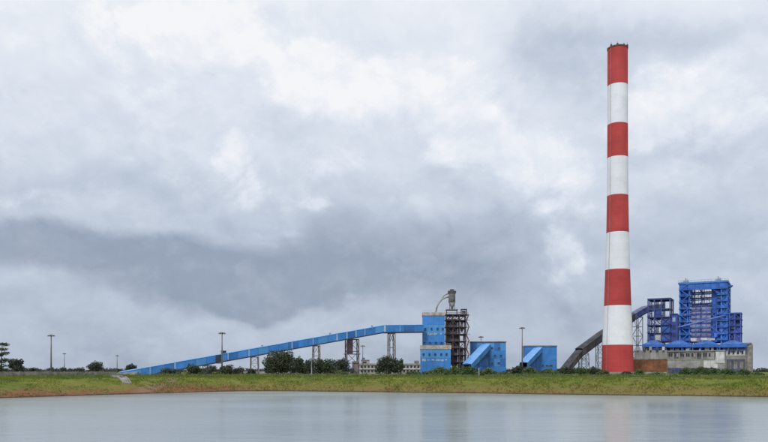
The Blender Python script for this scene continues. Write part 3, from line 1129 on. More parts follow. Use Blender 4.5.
# the suspended boiler itself, with buckstays, seen between the bays
m = MB()
ua, ub = fr.U(691.2, 9), fr.U(711, 9)
MB().box(ua, ub, 9, 27, ZY(341), ZY(306)).build('furnace_casing', 'casing', t)
for k, y in enumerate((309, 313, 317.5, 322, 326.5, 331, 335.5)):
    MB().box(ua - .5, ub + .5, 8.3, 8.95, ZY(y) - .45, ZY(y) + .45).build('buckstay', ('lilac', 'violet')[k % 2], t)
for px in (696, 701.5, 706.5):
    u = fr.U(px, 9)
    MB().box(u - .3, u + .3, 8.5, 8.9, ZY(341), ZY(305)).build('downcomer', 'lilac', t)
m = MB()
for f_ in np.linspace(.08, .92, 7):
    u = ua + (ub - ua) * f_
    m.bar((u, 12, ZY(306)), (u, 12, ZY(288)), .22)
for y in (291.5, 297, 302):
    m.box(ua - 2, ub + 2, 11.4, 11.9, ZY(y) - .3, ZY(y) + .3)
m.bar((ua, 11.5, ZY(302)), ((ua + ub) / 2, 11.5, ZY(290)), .3)
m.bar((ub, 11.5, ZY(302)), ((ua + ub) / 2, 11.5, ZY(290)), .3)
m.build('hanger_rods', 'lilac', t)
dr = MB().lathe([(.05, 0), (1.6, .4), (1.6, 13.6), (.05, 14)], 20, True).build('steam_drum', 'casing', t, True)
dr.rotation_euler = (0, R(90), 0)
dr.location = ((ua + ub) / 2 - 7, 14.5, ZY(303.5))
# slanting duct across the front
p0, p1 = fr.at(681.5, 326.6, -2.2), fr.at(724, 315.6, -2.2)
p00, p2 = fr.at(678, 327.0, -2.2), fr.at(725.5, 315.4, -2.2)
MB().taper([(p00[0], -2.6, p00[1] - fr.z0), (p0[0], -2.6, p0[1] - fr.z0), (p1[0], -2.6, p1[1] - fr.z0), (p2[0], -.4, p2[1] - fr.z0)], [.62] * 4, 12).build('pipe_bridge', 'lilac', t, True)

rb = random.Random(19)
for k in range(34):                                   # pipes, ducts and cable trays hung in the bays
    left_bay = k % 2
    xa, xb = (680.5, 690) if left_bay else (711.5, 722)
    px = rb.uniform(xa, xb - 1.5)
    w0 = rb.uniform(-.6, 3.0)
    u = fr.U(px, w0)
    y0 = rb.uniform(290, 334)
    if k % 3:
        z1 = ZY(y0)
        MB().bar((u, w0, z1 - rb.uniform(4, 12)), (u, w0, z1), rb.uniform(.35, .9), n=8).build('pipe', rb.choice(['lilac', 'steel_blue_l', 'violet', 'navy']), t)
    else:
        MB().box(u, u + rb.uniform(1.5, 3.6), w0, w0 + 2, ZY(y0) - rb.uniform(1.2, 3), ZY(y0)).build('duct', rb.choice(['lilac', 'steel_blue_l', 'violet', 'casing']), t)
for k in range(12):
    px = rb.uniform(692, 708)
    u = fr.U(px, 6)
    y0 = rb.uniform(304, 334)
    MB().bar((u, 6, ZY(y0)), (u + rb.uniform(2, 6), 6, ZY(y0)), rb.uniform(.3, .7), n=8).build('pipe', rb.choice(['lilac', 'violet', 'steel_blue_l']), t)

# right hand stair tower
fr = isl(735, 520)
t = fr.root('lift_tower', 'violet blue clad tower on the right flank of the boiler frame', 'tower')
us = [fr.U(p) for p in (729.6, 735, 740.8)]
zs = [0] + [fr.Z(735, y) - fr.z0 for y in (340, 333, 326, 319.5, 313.5)]
steel_frame(t, us, [0, 8, 14], zs, 'violet', .7, .5, True, (), 'violet', zs[2:-1])
sheets(t, fr, 1.2, 730.2, 735.6, 314, 326, 1, 2, ['violet', 'navy'], .3, 'cladding_panel')
sheets(t, fr, 1.2, 734.6, 740.4, 326.5, 342, 1, 2, ['violet', 'steel_blue'], .3, 'cladding_panel')
sheets(t, fr, 3.0, 736, 740.4, 314.5, 326, 1, 1, ['navy'], .3, 'cladding_panel')
sheets(t, fr, 3.2, 730.4, 734.4, 328, 342, 1, 1, ['navy'], .3, 'cladding_panel')
MB().box(us[0] - .6, us[-1] + .6, -.7, 14.7, zs[-1] + .02, zs[-1] + .7).build('roof', 'violet', t)

# bunker bay on the left, dark open frame and two clad blocks
fr = isl(659, 552)
t = fr.root('bunker_bay', 'dark navy open steel frame left of the boiler with violet cladding', 'bunker')
us = [fr.U(p) for p in (648.2, 654.5, 661.5, 670.2)]
zs = [0] + [fr.Z(659, y) - fr.z0 for y in (341, 333, 325, 317, 308.5, 298.8)]
steel_frame(t, us, [0, 9, 18], zs, 'navy', .8, .7, True, ((0, 5), (1, 5), (2, 5)), 'navy', zs[1:5])
MB().box(us[0] - .5, us[-1] + .5, -.6, 18.6, zs[-1] + .02, zs[-1] + .5).build('roof', 'navy', t)
sheets(t, fr, 1.0, 661.8, 670.0, 316.5, 342, 2, 3, ['violet', 'violet', 'steel_blue'], .4, 'cladding_panel')
sheets(t, fr, 5.0, 655, 661, 310, 320, 1, 1, ['violet'], .4, 'cladding_panel')
sheets(t, fr, 2.0, 649, 654, 334, 342, 1, 1, ['violet'], .4, 'cladding_panel')
strip(t, fr, .9, 656, 660.5, 321, 324, 'white', 'pale_sheet', .3)
strip(t, fr, .9, 655.6, 661, 334, 340, 'white', 'pale_sheet', .3)
block(t, fr, 2, 14, 670.8, 677.8, 314, None, 'violet', 'clad_block')
for y in (317.5, 325, 332):
    strip(t, fr, 1.95, 672.6, 675.6, y, y + 4.2, 'seam' if y == 317.5 else 'navy', 'window', .2)
strip(t, fr, 1.95, 670.6, 678, 313.4, 314.6, 'navy', 'coping', .4)

# canopy of blue sheet roofs over the turbine side deck
fr = isl(696, 518)
t = fr.root('canopy_row', 'row of low blue sheet roofs along the foot of the boiler frame', 'canopy')
for i, (x0, xp, x1) in enumerate(((642, 652.5, 664), (664, 679, 691.5), (691.5, 706, 718.5), (718.5, 732.5, 747.5))):
    ua, uc, ub = fr.U(x0, -3), fr.U(xp, -3), fr.U(x1, -3)
    ze, zr = fr.Z(xp, 344.4, -3) - fr.z0, fr.Z(xp, 340.0, -3) - fr.z0
    MB().add([(ua, -3, ze), (ub, -3, ze), (ub, 9, ze), (ua, 9, ze), (uc - 1.5, 2.2, zr), (uc + 1.5, 2.2, zr), (uc + 1.5, 5, zr), (uc - 1.5, 5, zr)],
             [(0, 1, 5, 4), (1, 2, 6, 5), (2, 3, 7, 6), (3, 0, 4, 7), (4, 5, 6, 7), (3, 2, 1, 0)]).build('roof', 'canopy', t)
    MB().box(ua + .05, ub - .05, -2.9, -2.5, ze - 1.9, ze - .02).build('fascia', 'steel_blue', t)
    MB().box(ua + .05, ub - .05, 3.0, 3.4, fr.Z(xp, 351, 3) - fr.z0, ze - .05).build('back_wall', 'navy', t)
    for q in np.linspace(ua + .8, ub - .8, 4):
        MB().box(q - .2, q + .2, -2.4, -2.0, fr.Z(xp, 350.6, -3) - fr.z0 - 1, ze - .02).build('post', 'steel_blue', t)
for (x0, x1, ya, yb) in ((691.2, 696.8, 337.8, 340.8), (701, 707.6, 337.6, 339.8), (708, 715, 338.2, 340.2)):
    strip(t, fr, 9.6, x0, x1, ya, yb, 'white', 'white_sheet', .5)
for i in range(17):
    px = 645 + i * 6 + random.uniform(-1.5, 1.5)
    w0 = -1.0
    ua = fr.U(px, w0)
    z_ = fr.Z(px, 350.4, w0) - fr.z0
    h = random.uniform(1.2, 3.2)
    MB().box(ua, ua + random.uniform(1, 2.8), w0, w0 + 2, z_ - .6, z_ + h).build('machine', random.choice(['conc_d', 'white', 'navy', 'conc_l', 'violet', 'dgrey']), t)

# grey plant building, three stretches
fr = isl(696, 515)
t = fr.root('plant_building', 'long grey concrete plant building below the blue canopies', 'building')
block(t, fr, 0, 40, 667.4, 725.6, 350.4, None, 'conc_l', 'wall')
nb = 10
for i in range(nb):                                   # upper storey: stained bays between piers
    x0 = 667.8 + i * 5.75
    strip(t, fr, -.05, x0 + .5, x0 + 5.2, 352.0, 358.6, ('conc_d', 'conc', 'conc_d', 'dgrey')[(i * 3) % 4], 'bay_panel', .12)
    strip(t, fr, -.18, x0 + 1.0, x0 + 2.6, 353.0, 356.6, 'glass', 'window', .06)
    strip(t, fr, -.18, x0 + 3.1, x0 + 4.7, 353.0 + (i % 3) * .4, 356.6, ('glass', 'conc_l', 'glass')[i % 3], 'window', .06)
for i in range(8):
    x0 = 668 + i * 7.15
    strip(t, fr, -.05, x0, x0 + 6.9, 360.2, 368.2, ('conc_l', 'white', 'conc_l', 'conc')[(i * 3 + i // 2) % 4], 'wall_panel', .15)
strip(t, fr, -.05, 667.6, 725.5, 358.9, 359.9, 'conc', 'string_course', .4)
strip(t, fr, -.05, 667.6, 725.5, 350.2, 351.4, 'conc', 'cornice', .7)
strip(t, fr, -.3, 715.8, 724.6, 351.6, 363, 'white', 'pale_panel', .3)
for i in range(7):
    strip(t, fr, -.22, 668 + i * 7.0, 674.7 + i * 7.0, 367.8, 374, ('door', 'navy', 'door', 'dgrey')[i % 4], 'shutter_door', .12)

fr = isl(738, 506)
t = fr.root('annex_building', 'grey brown annex with white windows at the right end of plant', 'building')
block(t, fr, 0, 30, 725.8, 751.6, 343.6, None, 'conc', 'wall')
strip(t, fr, -.02, 725.6, 752, 342.8, 344.6, 'conc_d', 'cornice', .8)
strip(t, fr, -.04, 726.2, 745.2, 349.6, 355.4, 'white', 'window_band', .16)
for i in range(4):
    px = 728.2 + i * 4.5
    strip(t, fr, -.21, px, px + 1.9, 350.4, 354.4, 'glass', 'window', .06)
strip(t, fr, -.04, 727, 745, 359.0, 372, 'door', 'shutter_door', .2)
for q in range(3):
    strip(t, fr, -.26, 727.8 + q * 6, 731.6 + q * 6, 361.4, 369, 'conc_d', 'shutter_panel', .1)
strip(t, fr, -.04, 745.6, 747.6, 345, 374, 'conc_d', 'pier', .5)
strip(t, fr, -.04, 749.4, 751.6, 345, 374, 'wallgrey', 'pier', .5)
strip(t, fr, -.04, 726, 745, 346.4, 348, 'conc_d', 'ledge', .5)

fr = isl(650, 528)
t = fr.root('switchgear_block', 'pale concrete block with rust brown front just right of the chimney', 'building')
block(t, fr, 0, 22, 634.5, 667.0, 350.2, None, 'conc_l', 'wall')
for i in range(4):
    x0 = 634.6 + i * 8.1
    strip(t, fr, -.02, x0 + .1, x0 + 7.9, 351.2, 359.0, ('conc_l', 'conc', 'conc_l', 'conc')[i], 'wall_panel', .15)
for i in range(5):
    x0 = 633.6 + i * 6.7
    strip(t, fr, -.02, x0 + .08, x0 + 6.62, 359.8, 371.2, 'rust', 'rust_sheet', .5)
strip(t, fr, -.02, 633, 667.2, 359.2, 359.75, 'conc_d', 'ledge', .8)
for i in range(5):
    px = 637 + i * 6.4
    strip(t, fr, -.2, px, px + 2.4, 346.6, 350.2, ('white', 'dgrey', 'conc_l', 'navy', 'white')[i], 'roof_unit', 2)
m = MB()
for i in range(12):
    u = fr.U(634.6 + i * 2.9)
    m.bar((u, .3, fr.Z(650, 350.3) - fr.z0), (u, .3, fr.Z(650, 350.3) - fr.z0 + 1.2), .1)
m.bar((fr.U(634.6), .3, fr.Z(650, 350.3) - fr.z0 + 1.2), (fr.U(666.6), .3, fr.Z(650, 350.3) - fr.z0 + 1.2), .1)
m.build('railing', 'grey', t)

# ------------------------------------------------------------------ low office building behind the trees
fr = Fr(390, 560, 4)
t = fr.root('office_building', 'long low buff two storey building behind the conveyor legs', 'building')
block(t, fr, .5, 14, 356, 421, 364.0, None, 'wallpink', 'wall')
strip(t, fr, .5, 355.6, 421.4, 363.4, 365.0, 'conc_l', 'parapet', .6)
strip(t, fr, .5, 356, 421, 368.2, 369.3, 'white', 'sunshade', 1.0)
strip(t, fr, .5, 356, 421, 373.0, 374.0, 'white', 'sunshade', .9)
for i in range(18):
    px = 358 + i * 3.55
    window(t, fr, .6, px, 366.7, 1.9, 2.2, 'conc_l')
    window(t, fr, .6, px, 371.2, 1.9, 2.2, 'conc_l')
block(t, fr, 3, 9, 361, 369.5, 360.0, 363.6, 'wallpink', 'stair_head')
strip(t, fr, 3, 360.6, 370, 359.5, 360.2, 'conc_l', 'stair_head_roof', .6)
strip(t, fr, 3, 363, 366.5, 361.4, 363.2, 'glass', 'stair_head_window', .1)
u, z = fr.at(363.4, 360, 5)
MB().lathe([(1.1, z - fr.z0), (1.1, z - fr.z0 + 1.6), (.3, z - fr.z0 + 1.9)], 14, True, u, 5).build('water_tank', 'dgrey', t, True)
block(t, fr, 3, 8, 415, 419, 360.6, 363.6, 'conc_d', 'roof_hut')


# ------------------------------------------------------------------ lighting masts
def mast(px, ytop, D, label, r0=.45, head=1.6):
    x = (px - 384) / F * D
    z = gz(x, D)
    t = empty('light_mast', (x, D, z), label, 'light mast', 'tall floodlight masts around the plant')
    H = EYE + (HY - ytop) / F * D - z
    MB().lathe([(r0, -.5), (r0 * .8, H * .5), (r0 * .45, H)], 10).build('pole', 'mgrey', t, True)
    hd = MB().lathe([(.3, H - .5), (head * .8, H - .35), (head * .8, H - .2), (.3, H)], 14, False).build('head_ring', 'dgrey', t)
    for k in range(8):
        a_ = 2 * math.pi * k / 8
        c_, s2 = math.cos(a_), math.sin(a_)
        MB().hexa([(c_ * head - .35, s2 * head - .35, H - .9), (c_ * head + .35, s2 * head - .35, H - .9), (c_ * head + .35, s2 * head + .35, H - .9), (c_ * head - .35, s2 * head + .35, H - .9)],
                  [(c_ * head * .9 - .25, s2 * head * .9 - .25, H - .3), (c_ * head * .9 + .25, s2 * head * .9 - .25, H - .3), (c_ * head * .9 + .25, s2 * head * .9 + .25, H - .3), (c_ * head * .9 - .25, s2 * head * .9 + .25, H - .3)]).build('floodlight', 'mgrey', hd)


mast(51, 334.5, 380, 'tall floodlight mast at far left, highest mast over the boundary wall')
mast(64.2, 353, 620, 'short distant mast just right of the tall left mast', .35, 1.2)
mast(117, 355, 640, 'faint distant mast left of the low end of the conveyor', .35, 1.2)
mast(222, 332.2, 385, 'tall floodlight mast in front of the sloping blue conveyor')
mast(362.8, 345.3, 520, 'distant mast above the office building between conveyor legs', .35, 1.4)
mast(481, 336.2, 500, 'mast whose head rises behind the roof of larger junction house', .4, 1.5)
mast(522.3, 327.2, 470, 'tall floodlight mast between the two blue buildings with galleries')

# small posts near the bank
for px, yt, D, lb in ((311.6, 357.5, 330, 'slim pale concrete pole standing right of the largest tree'), (479, 367.5, 262, 'short grey post in front of the larger blue gallery building')):
    x = (px - 384) / F * D
    z = gz(x, D)
    H = EYE + (HY - yt) / F * D - z
    m = MB().lathe([(.22, -.4), (.13, H)], 8)
    m.box(-.5, .5, -.06, .06, H - .5, H - .38)
    tag(m.build('concrete_post', 'conc_l', None, False), lb, 'post').location = (x, D, z)


# ------------------------------------------------------------------ boundary walls
def boundary(x0, x1, D0, D1, hgt, label, mt, step=6.0):
    A = np.array([(x0 - 384) / F * D0, D0])
    B = np.array([(x1 - 384) / F * D1, D1])
    L = np.linalg.norm(B - A)
    d = (B - A) / L
    t = empty('boundary_wall', (A[0], A[1], gz(*A)), label, 'wall')
    t.rotation_euler = (0, 0, math.atan2(d[1], d[0]))
    k = max(1, round(L / step))
    for i in range(k):
        a_, b_ = L * i / k, L * (i + 1) / k
        dh = random.uniform(-.08, .08)
        MB().box(a_ + .16, b_ - .16, -.08, .08, -.5, hgt + dh).build('panel', mt, t)
    for i in range(k + 1):
        MB().box(L * i / k - .15, L * i / k + .15, -.15, .15, -.5, hgt + .15).build('post', mt, t)


boundary(-14, 116, 226, 275, 1.55, 'low grey brown boundary wall along the left bank', 'wallgrey')
boundary(232, 356, 470, 500, 1.5, 'pale boundary wall seen between trees under the conveyor', 'conc_l', 8)

# concrete drain chute on the left bank
dx0, dx1 = W(116.5, 371, 190), W(127, 371, 173)
dv, df = [], []
K = 12
m = MB()
for i in range(K):
    f0, f1 = i / K, (i + 1) / K
    a_ = dx0.lerp(dx1, f0)
    b_ = dx0.lerp(dx1, f1)
    za_, zb2 = gz(a_.x, a_.y), gz(b_.x, b_.y)
    s2 = Vector((.9, .5, 0)).normalized() * 1.0
    for (o0, o1, h) in ((-1.0, -.75, .35), (.75, 1.0, .35), (-.75, .75, .12)):
        m.hexa([(a_.x + s2.x * o0, a_.y + s2.y * o0, za_ - .4), (b_.x + s2.x * o0, b_.y + s2.y * o0, zb2 - .4), (b_.x + s2.x * o1, b_.y + s2.y * o1, zb2 - .4), (a_.x + s2.x * o1, a_.y + s2.y * o1, za_ - .4)],
               [(a_.x + s2.x * o0, a_.y + s2.y * o0, za_ + h), (b_.x + s2.x * o0, b_.y + s2.y * o0, zb2 + h), (b_.x + s2.x * o1, b_.y + s2.y * o1, zb2 + h), (a_.x + s2.x * o1, a_.y + s2.y * o1, za_ + h)])
m.box(dx0.x - 1.6, dx0.x + 1.6, dx0.y - .2, dx0.y + .2, gz(dx0.x, dx0.y) - .5, gz(dx0.x, dx0.y) + .7)
tag(m.build('drain_chute', 'conc'), 'pale concrete drain chute on the bank below the conveyor tail', 'drain')


# ------------------------------------------------------------------ foliage
def leaves(rng, lobes, n, size, flat=.5):
    """n leaf clumps spread through ellipsoid lobes; ragged outline, gaps between lobes"""
    lob = np.array(lobes, float)
    vol = lob[:, 3] * lob[:, 4] * lob[:, 5]
    pick = rng.choice(len(lob), n, p=vol / vol.sum())
    d = rng.normal(size=(n, 3))
    d /= np.linalg.norm(d, axis=1)[:, None]
    r = (.35 + .75 * rng.random(n) ** .6)
    r *= 1 + .18 * np.sin(d[:, 0] * 7 + pick) * np.cos(d[:, 2] * 6 + pick * 2)
    c = lob[pick, :3] + d * lob[pick, 3:] * r[:, None]
    nn = d * .6 + rng.normal(size=(n, 3)) * .8 + np.array([0, 0, .4])
    nn /= np.linalg.norm(nn, axis=1)[:, None]
    a_ = np.cross(nn, rng.normal(size=(n, 3)))
    a_ /= np.linalg.norm(a_, axis=1)[:, None]
    b_ = np.cross(nn, a_)
    s2 = size * (.6 + .8 * rng.random(n))[:, None]
    q = [c - a_ * s2, c - b_ * s2 * flat, c + a_ * s2, c + b_ * s2 * flat]
    V_ = np.stack(q, 1).reshape(-1, 3)
    V_[:, 2] = np.maximum(V_[:, 2], .05)
    Fq = np.arange(n * 4).reshape(-1, 4)
    return V_, Fq


def lobes_for(rng, w, h, zlow, k):
    """k overlapping lobes that fill a crown w wide between zlow and h"""
    L = [(0, 0, (zlow + h) / 2, w * .30, w * .28, (h - zlow) * .42)]
    for i in range(k):
        a_ = rng.random() * 2 * math.pi
        rr_ = w * .5 * (.35 + .4 * rng.random())
        zz_ = zlow + (h - zlow) * (.2 + .62 * rng.random())
        tap = 1 - .45 * max(0, (zz_ - zlow) / (h - zlow) - .5)
        s2 = w * (.13 + .10 * rng.random())
        L.append((math.cos(a_) * rr_ * tap, math.sin(a_) * rr_ * tap, zz_, s2, s2, s2 * (.7 + .3 * rng.random())))
    if zlow < .11 * h:
        for i in range(6):
            s2 = w * (.12 + .05 * rng.random())
            L.append(((i / 5 - .5) * w * .8, rng.normal() * w * .12, h * (.14 + .1 * rng.random()), s2, s2, h * .17))
    return L


def tree(px, ytop, wpx, D, label, mt, n=3500, lobes=11, low=.22, seed=0, leaf=.42, lean=0.0, name='tree', group=None):
    rng = np.random.default_rng(seed + 100)
    x = (px - 384) / F * D
    z = gz(x, D)
    H = EYE + (HY - ytop) / F * D - z
    w = wpx * D / F
    t = empty(name, (x, D, z), label, 'tree', group)
    L = lobes_for(rng, w, H * .97, H * low, lobes)
    V_, Fq = leaves(rng, L, n, leaf)
    V_[:, 0] += lean * V_[:, 2]
    obj('crown', np_mesh('crown', V_, Fq), mt, t)
    tk = MB()
    r0 = max(.16, H * .028)
    tk.taper([(0, 0, -.4), (.1 * r0, 0, H * low), (lean * H * .4 + .3 * r0, .1, H * .5), (lean * H * .7, 0, H * .8)], [r0 * 1.25, r0, r0 * .6, r0 * .15], 8)
    tko = tk.build('trunk', 'bark', t, True)
    for i in range(1, min(7, len(L))):
        l_ = L[i]
        s0 = H * (low + .18 * rng.random())
        MB().taper([(lean * s0, 0, s0), (l_[0] * .5 + lean * s0, l_[1] * .5, (s0 + l_[2]) / 2), (l_[0] + lean * l_[2], l_[1], l_[2])], [r0 * .5, r0 * .34, r0 * .1], 6).build('limb', 'bark', tko, True)
    return t


def bush(px, ytop, wpx, D, label, mt, n=900, seed=0, leaf=.3, lobes=7):
    rng = np.random.default_rng(seed + 500)
    x = (px - 384) / F * D
    z = gz(x, D)
    H = 1.34 * max(.9, EYE + (HY - ytop) / F * D - z)
    w = wpx * D / F
    t = empty('bush', (x, D, z), label, 'bush', 'bushes along the plant side of the bank')
    L = []
    for i in range(lobes):
        f_ = (i + .5) / lobes - .5
        hh = H * (.62 + .4 * rng.random()) * (1 - .5 * abs(f_) ** 1.5)
        L.append((f_ * w * .86, rng.normal() * w * .12, hh * .52, w * .16 + .2, w * .15 + .2, hh * .5))
    L.append((rng.normal() * w * .08, 0, H * .55, w * .2, w * .2, H * .46))
    V_, Fq = leaves(rng, L, n, leaf)
    obj('foliage', np_mesh('foliage', V_, Fq), mt, t)
    st = MB()
    for i in range(5):
        l_ = L[rng.integers(len(L))]
        st.taper([(l_[0] * .5, l_[1], -.2), (l_[0], l_[1], l_[2])], [.06, .03], 5)
    st.build('stem', 'bark', t)
    return t


TG = 'trees around the plant'
tree(281, 349.6, 33, 352, 'largest dark round tree in front of the sloping conveyor', 'leaf_dark', 7000, 16, .03, 1, .42, group=TG)
tree(298.5, 355, 15, 368, 'narrower tree leaning against the right side of the largest tree', 'leaf_dark', 2600, 9, .04, 2, .4, group=TG)
tree(309, 357.6, 20, 420, 'medium rounded tree behind the slim pale pole', 'leaf_hazed', 2800, 9, .04, 3, .45, group=TG)
tree(326, 357.2, 25, 400, 'broad dark tree midway between largest tree and brown trestle tower', 'leaf_dark', 4200, 12, .02, 4, .42, group=TG)
tree(343, 356.4, 21, 430, 'haze greyed tree just left of the brown trestle tower', 'leaf_hazed', 3200, 10, .03, 5, .45, group=TG)
tree(388.5, 354.4, 26, 400, 'dark round tree in front of the buff office building', 'leaf_dark', 5200, 13, .10, 6, .42, group=TG)
tree(401, 357.5, 7, 402, 'small dark tree on the right edge of the office tree', 'leaf_dark', 900, 6, .2, 7, .38, group=TG)
tree(15.5, 358, 17, 330, 'dark spreading tree beside the palm at far left', 'leaf_hazed', 3000, 10, .15, 8, .4, group=TG)
tree(33, 367.0, 8, 420, 'tiny round tree left of the tall far left mast', 'leaf_hazed', 600, 5, .1, 9, .4, group=TG)
tree(63.5, 366.2, 8, 470, 'tiny round tree at the foot of the short distant mast', 'leaf_hazed', 600, 5, .1, 10, .4, group=TG)
tree(93.5, 361.8, 21, 450, 'wide flat topped distant tree behind the left boundary wall', 'leaf_hazed', 2600, 9, .2, 11, .45, group=TG)
tree(80, 367.6, 9, 520, 'tiny tree on left flank of the wide flat topped tree', 'leaf_hazed', 500, 5, .1, 12, .45, group=TG)
tree(130.5, 364.2, 14, 520, 'dark tree directly behind the low tail of the conveyor', 'leaf_hazed', 1600, 7, .15, 13, .45, group=TG)
tree(170, 368.2, 21, 330, 'low tree under the conveyor nearest to its low tail', 'leaf_hazed', 1100, 6, .1, 14, .35, group=TG)
tree(194, 365.4, 20, 360, 'rounded tree under the conveyor left of the tall mast', 'leaf_dark', 1800, 8, .1, 15, .36, group=TG)
tree(209, 366.4, 18, 380, 'tree under the conveyor just left of the tall mast', 'leaf_hazed', 1300, 7, .1, 16, .36, group=TG)
tree(225, 364.6, 19, 362, 'dark tree at the foot of the tall conveyor mast', 'leaf_dark', 1700, 8, .1, 17, .36, group=TG)
tree(237, 367.2, 14, 372, 'small tree just right of the tall conveyor mast', 'leaf_hazed', 1000, 6, .1, 18, .36, group=TG)
tree(251, 368.8, 10, 355, 'small round tree between the legs left of the largest tree', 'leaf_dark', 1000, 6, .05, 19, .34, group=TG)
tree(518.5, 364.2, 15, 300, 'dark shrubby tree between the two blue gallery buildings', 'leaf_dark', 2600, 9, .02, 20, .3, group=TG)

BU = [
    (413, 371.6, 11, 330, 'dark green bush left of the blue transfer tower', 'leaf_mid', 700),
    (341, 371.4, 11, 300, 'pale bush at the foot of the brown trestle tower', 'leaf_pale', 700),
    (428, 371.8, 11, 275, 'low bush in front of left corner of the transfer tower', 'leaf_mid', 700),
    (439, 369.2, 15, 270, 'pale leafy bush in front of the blue transfer tower', 'leaf_pale', 1200),
    (455, 368.4, 14, 275, 'pale bush in front of the dark steel tower', 'leaf_pale', 1100),
    (468, 368.6, 14, 268, 'green bush below the lower end of larger sloping gallery', 'leaf_mid', 1100),
    (488, 370.2, 15, 265, 'wide bush in front of the larger junction house', 'leaf_pale', 1100),
    (503, 372.4, 12, 270, 'low bush under the right corner of larger junction house', 'leaf_mid', 800),
    (531, 369.0, 13, 280, 'pale bush just right of the dark shrubby tree', 'leaf_pale', 1000),
    (549, 370.2, 16, 275, 'bush in front of the smaller blue building', 'leaf_pale', 1100),
    (566, 368.4, 14, 290, 'dark bush at the low end of the grey conveyor', 'leaf_dark', 1200),
    (580, 369.0, 13, 296, 'green bush under the grey conveyor', 'leaf_mid', 1100),
    (593, 368.8, 13, 300, 'dark bush immediately left of the chimney', 'leaf_dark', 1100),
    (603.5, 371.4, 9, 290, 'small bush against left edge of the chimney base', 'leaf_mid', 600),
    (627, 372.4, 8, 300, 'small bush in front of right edge of the chimney base', 'leaf_dark', 600),
    (639, 371.2, 7, 305, 'small upright bush in front of the rust brown wall', 'leaf_mid', 600),
    (657, 374.0, 12, 300, 'very low bush below right part of the rust brown wall', 'leaf_pale', 600),
    (688, 369.6, 14, 320, 'leftmost bush before the long grey plant building', 'leaf_mid', 1100),
    (700, 368.8, 15, 316, 'second bush from the left before grey plant building', 'leaf_mid', 1200),
    (713, 369.4, 15, 312, 'third bush from the left before grey plant building', 'leaf_mid', 1200),
    (727, 370.2, 15, 308, 'rightmost bush before the grey plant building and annex', 'leaf_mid', 1100),
    (744.5, 370.6, 10, 300, 'green bush before the right end of the annex', 'leaf_mid', 800),
    (757, 373.8, 10, 290, 'low bush near the right edge past the annex', 'leaf_mid', 600),
]
for i, (px, yt, w, D, lb, mt, n_) in enumerate(BU):
    bush(px, yt, w * 1.3, D, lb, mt, int(n_ * 1.5), i)


# ------------------------------------------------------------------ layered tree cut by the left edge of the picture
rng = np.random.default_rng(77)
Dl = 255.0
xl = (1.0 - 384) / F * Dl
zl = gz(xl, Dl)
tl = empty('tree', (xl, Dl, zl), 'dark tree with flat tiers of foliage at the left edge', 'tree', TG)
LB = []
for (px, py, w_, h_) in ((2, 344, 2.0, .45), (6, 345.5, 1.1, .35), (-1, 349, 1.8, .5), (7.5, 352.5, 1.3, .4), (3, 353.5, 1.7, .5), (-3, 355, 2.0, .6), (5, 359.5, 1.3, .5),
                         (0, 361, 2.0, .7), (5.5, 365.5, 1.2, .6), (-2, 367, 2.0, .8), (3, 370, 1.6, .7)):
    LB.append(((px - 1) * Dl / F, rng.normal() * .8, EYE + (HY - py) / F * Dl - zl, w_, w_, h_))
V_, Fq = leaves(rng, LB, 1900, .26)
obj('crown', np_mesh('crown', V_, Fq), 'leaf_dark', tl)
hl = LB[0][2]
tko = MB().taper([(0, 0, -.4), (.1, 0, hl * .5), (.05, 0, hl)], [.28, .2, .05], 8).build('trunk', 'bark', tl, True)
for l_ in LB[1:]:
    MB().taper([(.05, 0, max(.3, l_[2] - .5)), (l_[0], l_[1], l_[2])], [.09, .03], 5).build('limb', 'bark', tko, True)

# ------------------------------------------------------------------ far wood on the horizon and grass on the bank
rng = np.random.default_rng(21)
Vs, Fs, off = [], [], 0
for i in range(240):
    f_ = i / 240
    px = -60 + f_ * 900 + rng.normal() * 2
    D = rng.uniform(1100, 1500)
    x = (px - 384) / F * D
    h = rng.uniform(3.5, 8.5) * (1.0 if px < 480 else .8)
    w = rng.uniform(10, 24)
    V_, Fq = leaves(rng, [(x, D, h * .45, w * .5, w * .3, h * .5), (x + rng.normal() * w * .3, D, h * .6, w * .25, w * .2, h * .38)], 130, 1.5)
    Vs.append(V_)
    Fs.append(Fq + off)
    off += len(V_)
tag(obj('distant_wood', np_mesh('distant_wood', np.concatenate(Vs), np.concatenate(Fs)), 'leaf_hazed'), 'low haze greyed wood far off along the horizon', 'wood', kind='stuff')

mt, n, b = base_mat('grass_blades')
pos = n.new('ShaderNodeNewGeometry').outputs['Position']
sp = n.new('ShaderNodeSeparateXYZ')
n.put(sp.inputs[0], pos)
g1 = n.noise(pos, .09, 6, .6)
g2 = n.noise(pos, .6, 6, .65)
c = n.mix(n.smooth(g1, .35, .65), (.14, .195, .026), (.225, .25, .040))
g3 = n.noise(pos, .16, 7, .62, .3)
c = n.mix(n.m('MULTIPLY', n.smooth(g3, .5, .64), .5), c, (.15, .125, .045))
c = n.mix(n.m('MULTIPLY', n.smooth(g3, .46, .34), .55), c, (.075, .12, .024))
c = n.mix(n.m('MULTIPLY', n.smooth(g2, .48, .68), .6), c, (.085, .125, .026))
dry = n.m('MULTIPLY', n.smooth(n.m('MULTIPLY_ADD', n.m('SUBTRACT', g2, .5), 3.0, sp.outputs[2]), -2.7, -.9, 1.0, 0.0), .65)
c = n.mix(dry, c, (.235, .185, .065))
n.put(b.inputs['Base Color'], c)
b.inputs['Roughness'].default_value = .8
b.inputs['Specular IOR Level'].default_value = .15
tr = n.new('ShaderNodeBsdfTranslucent')
n.put(tr.inputs[0], c)
mx = n.new('ShaderNodeMixShader')
mx.inputs[0].default_value = .45
out = next(x for x in n.n if x.type == 'OUTPUT_MATERIAL')
n.l.new(b.outputs[0], mx.inputs[1])
n.l.new(tr.outputs[0], mx.inputs[2])
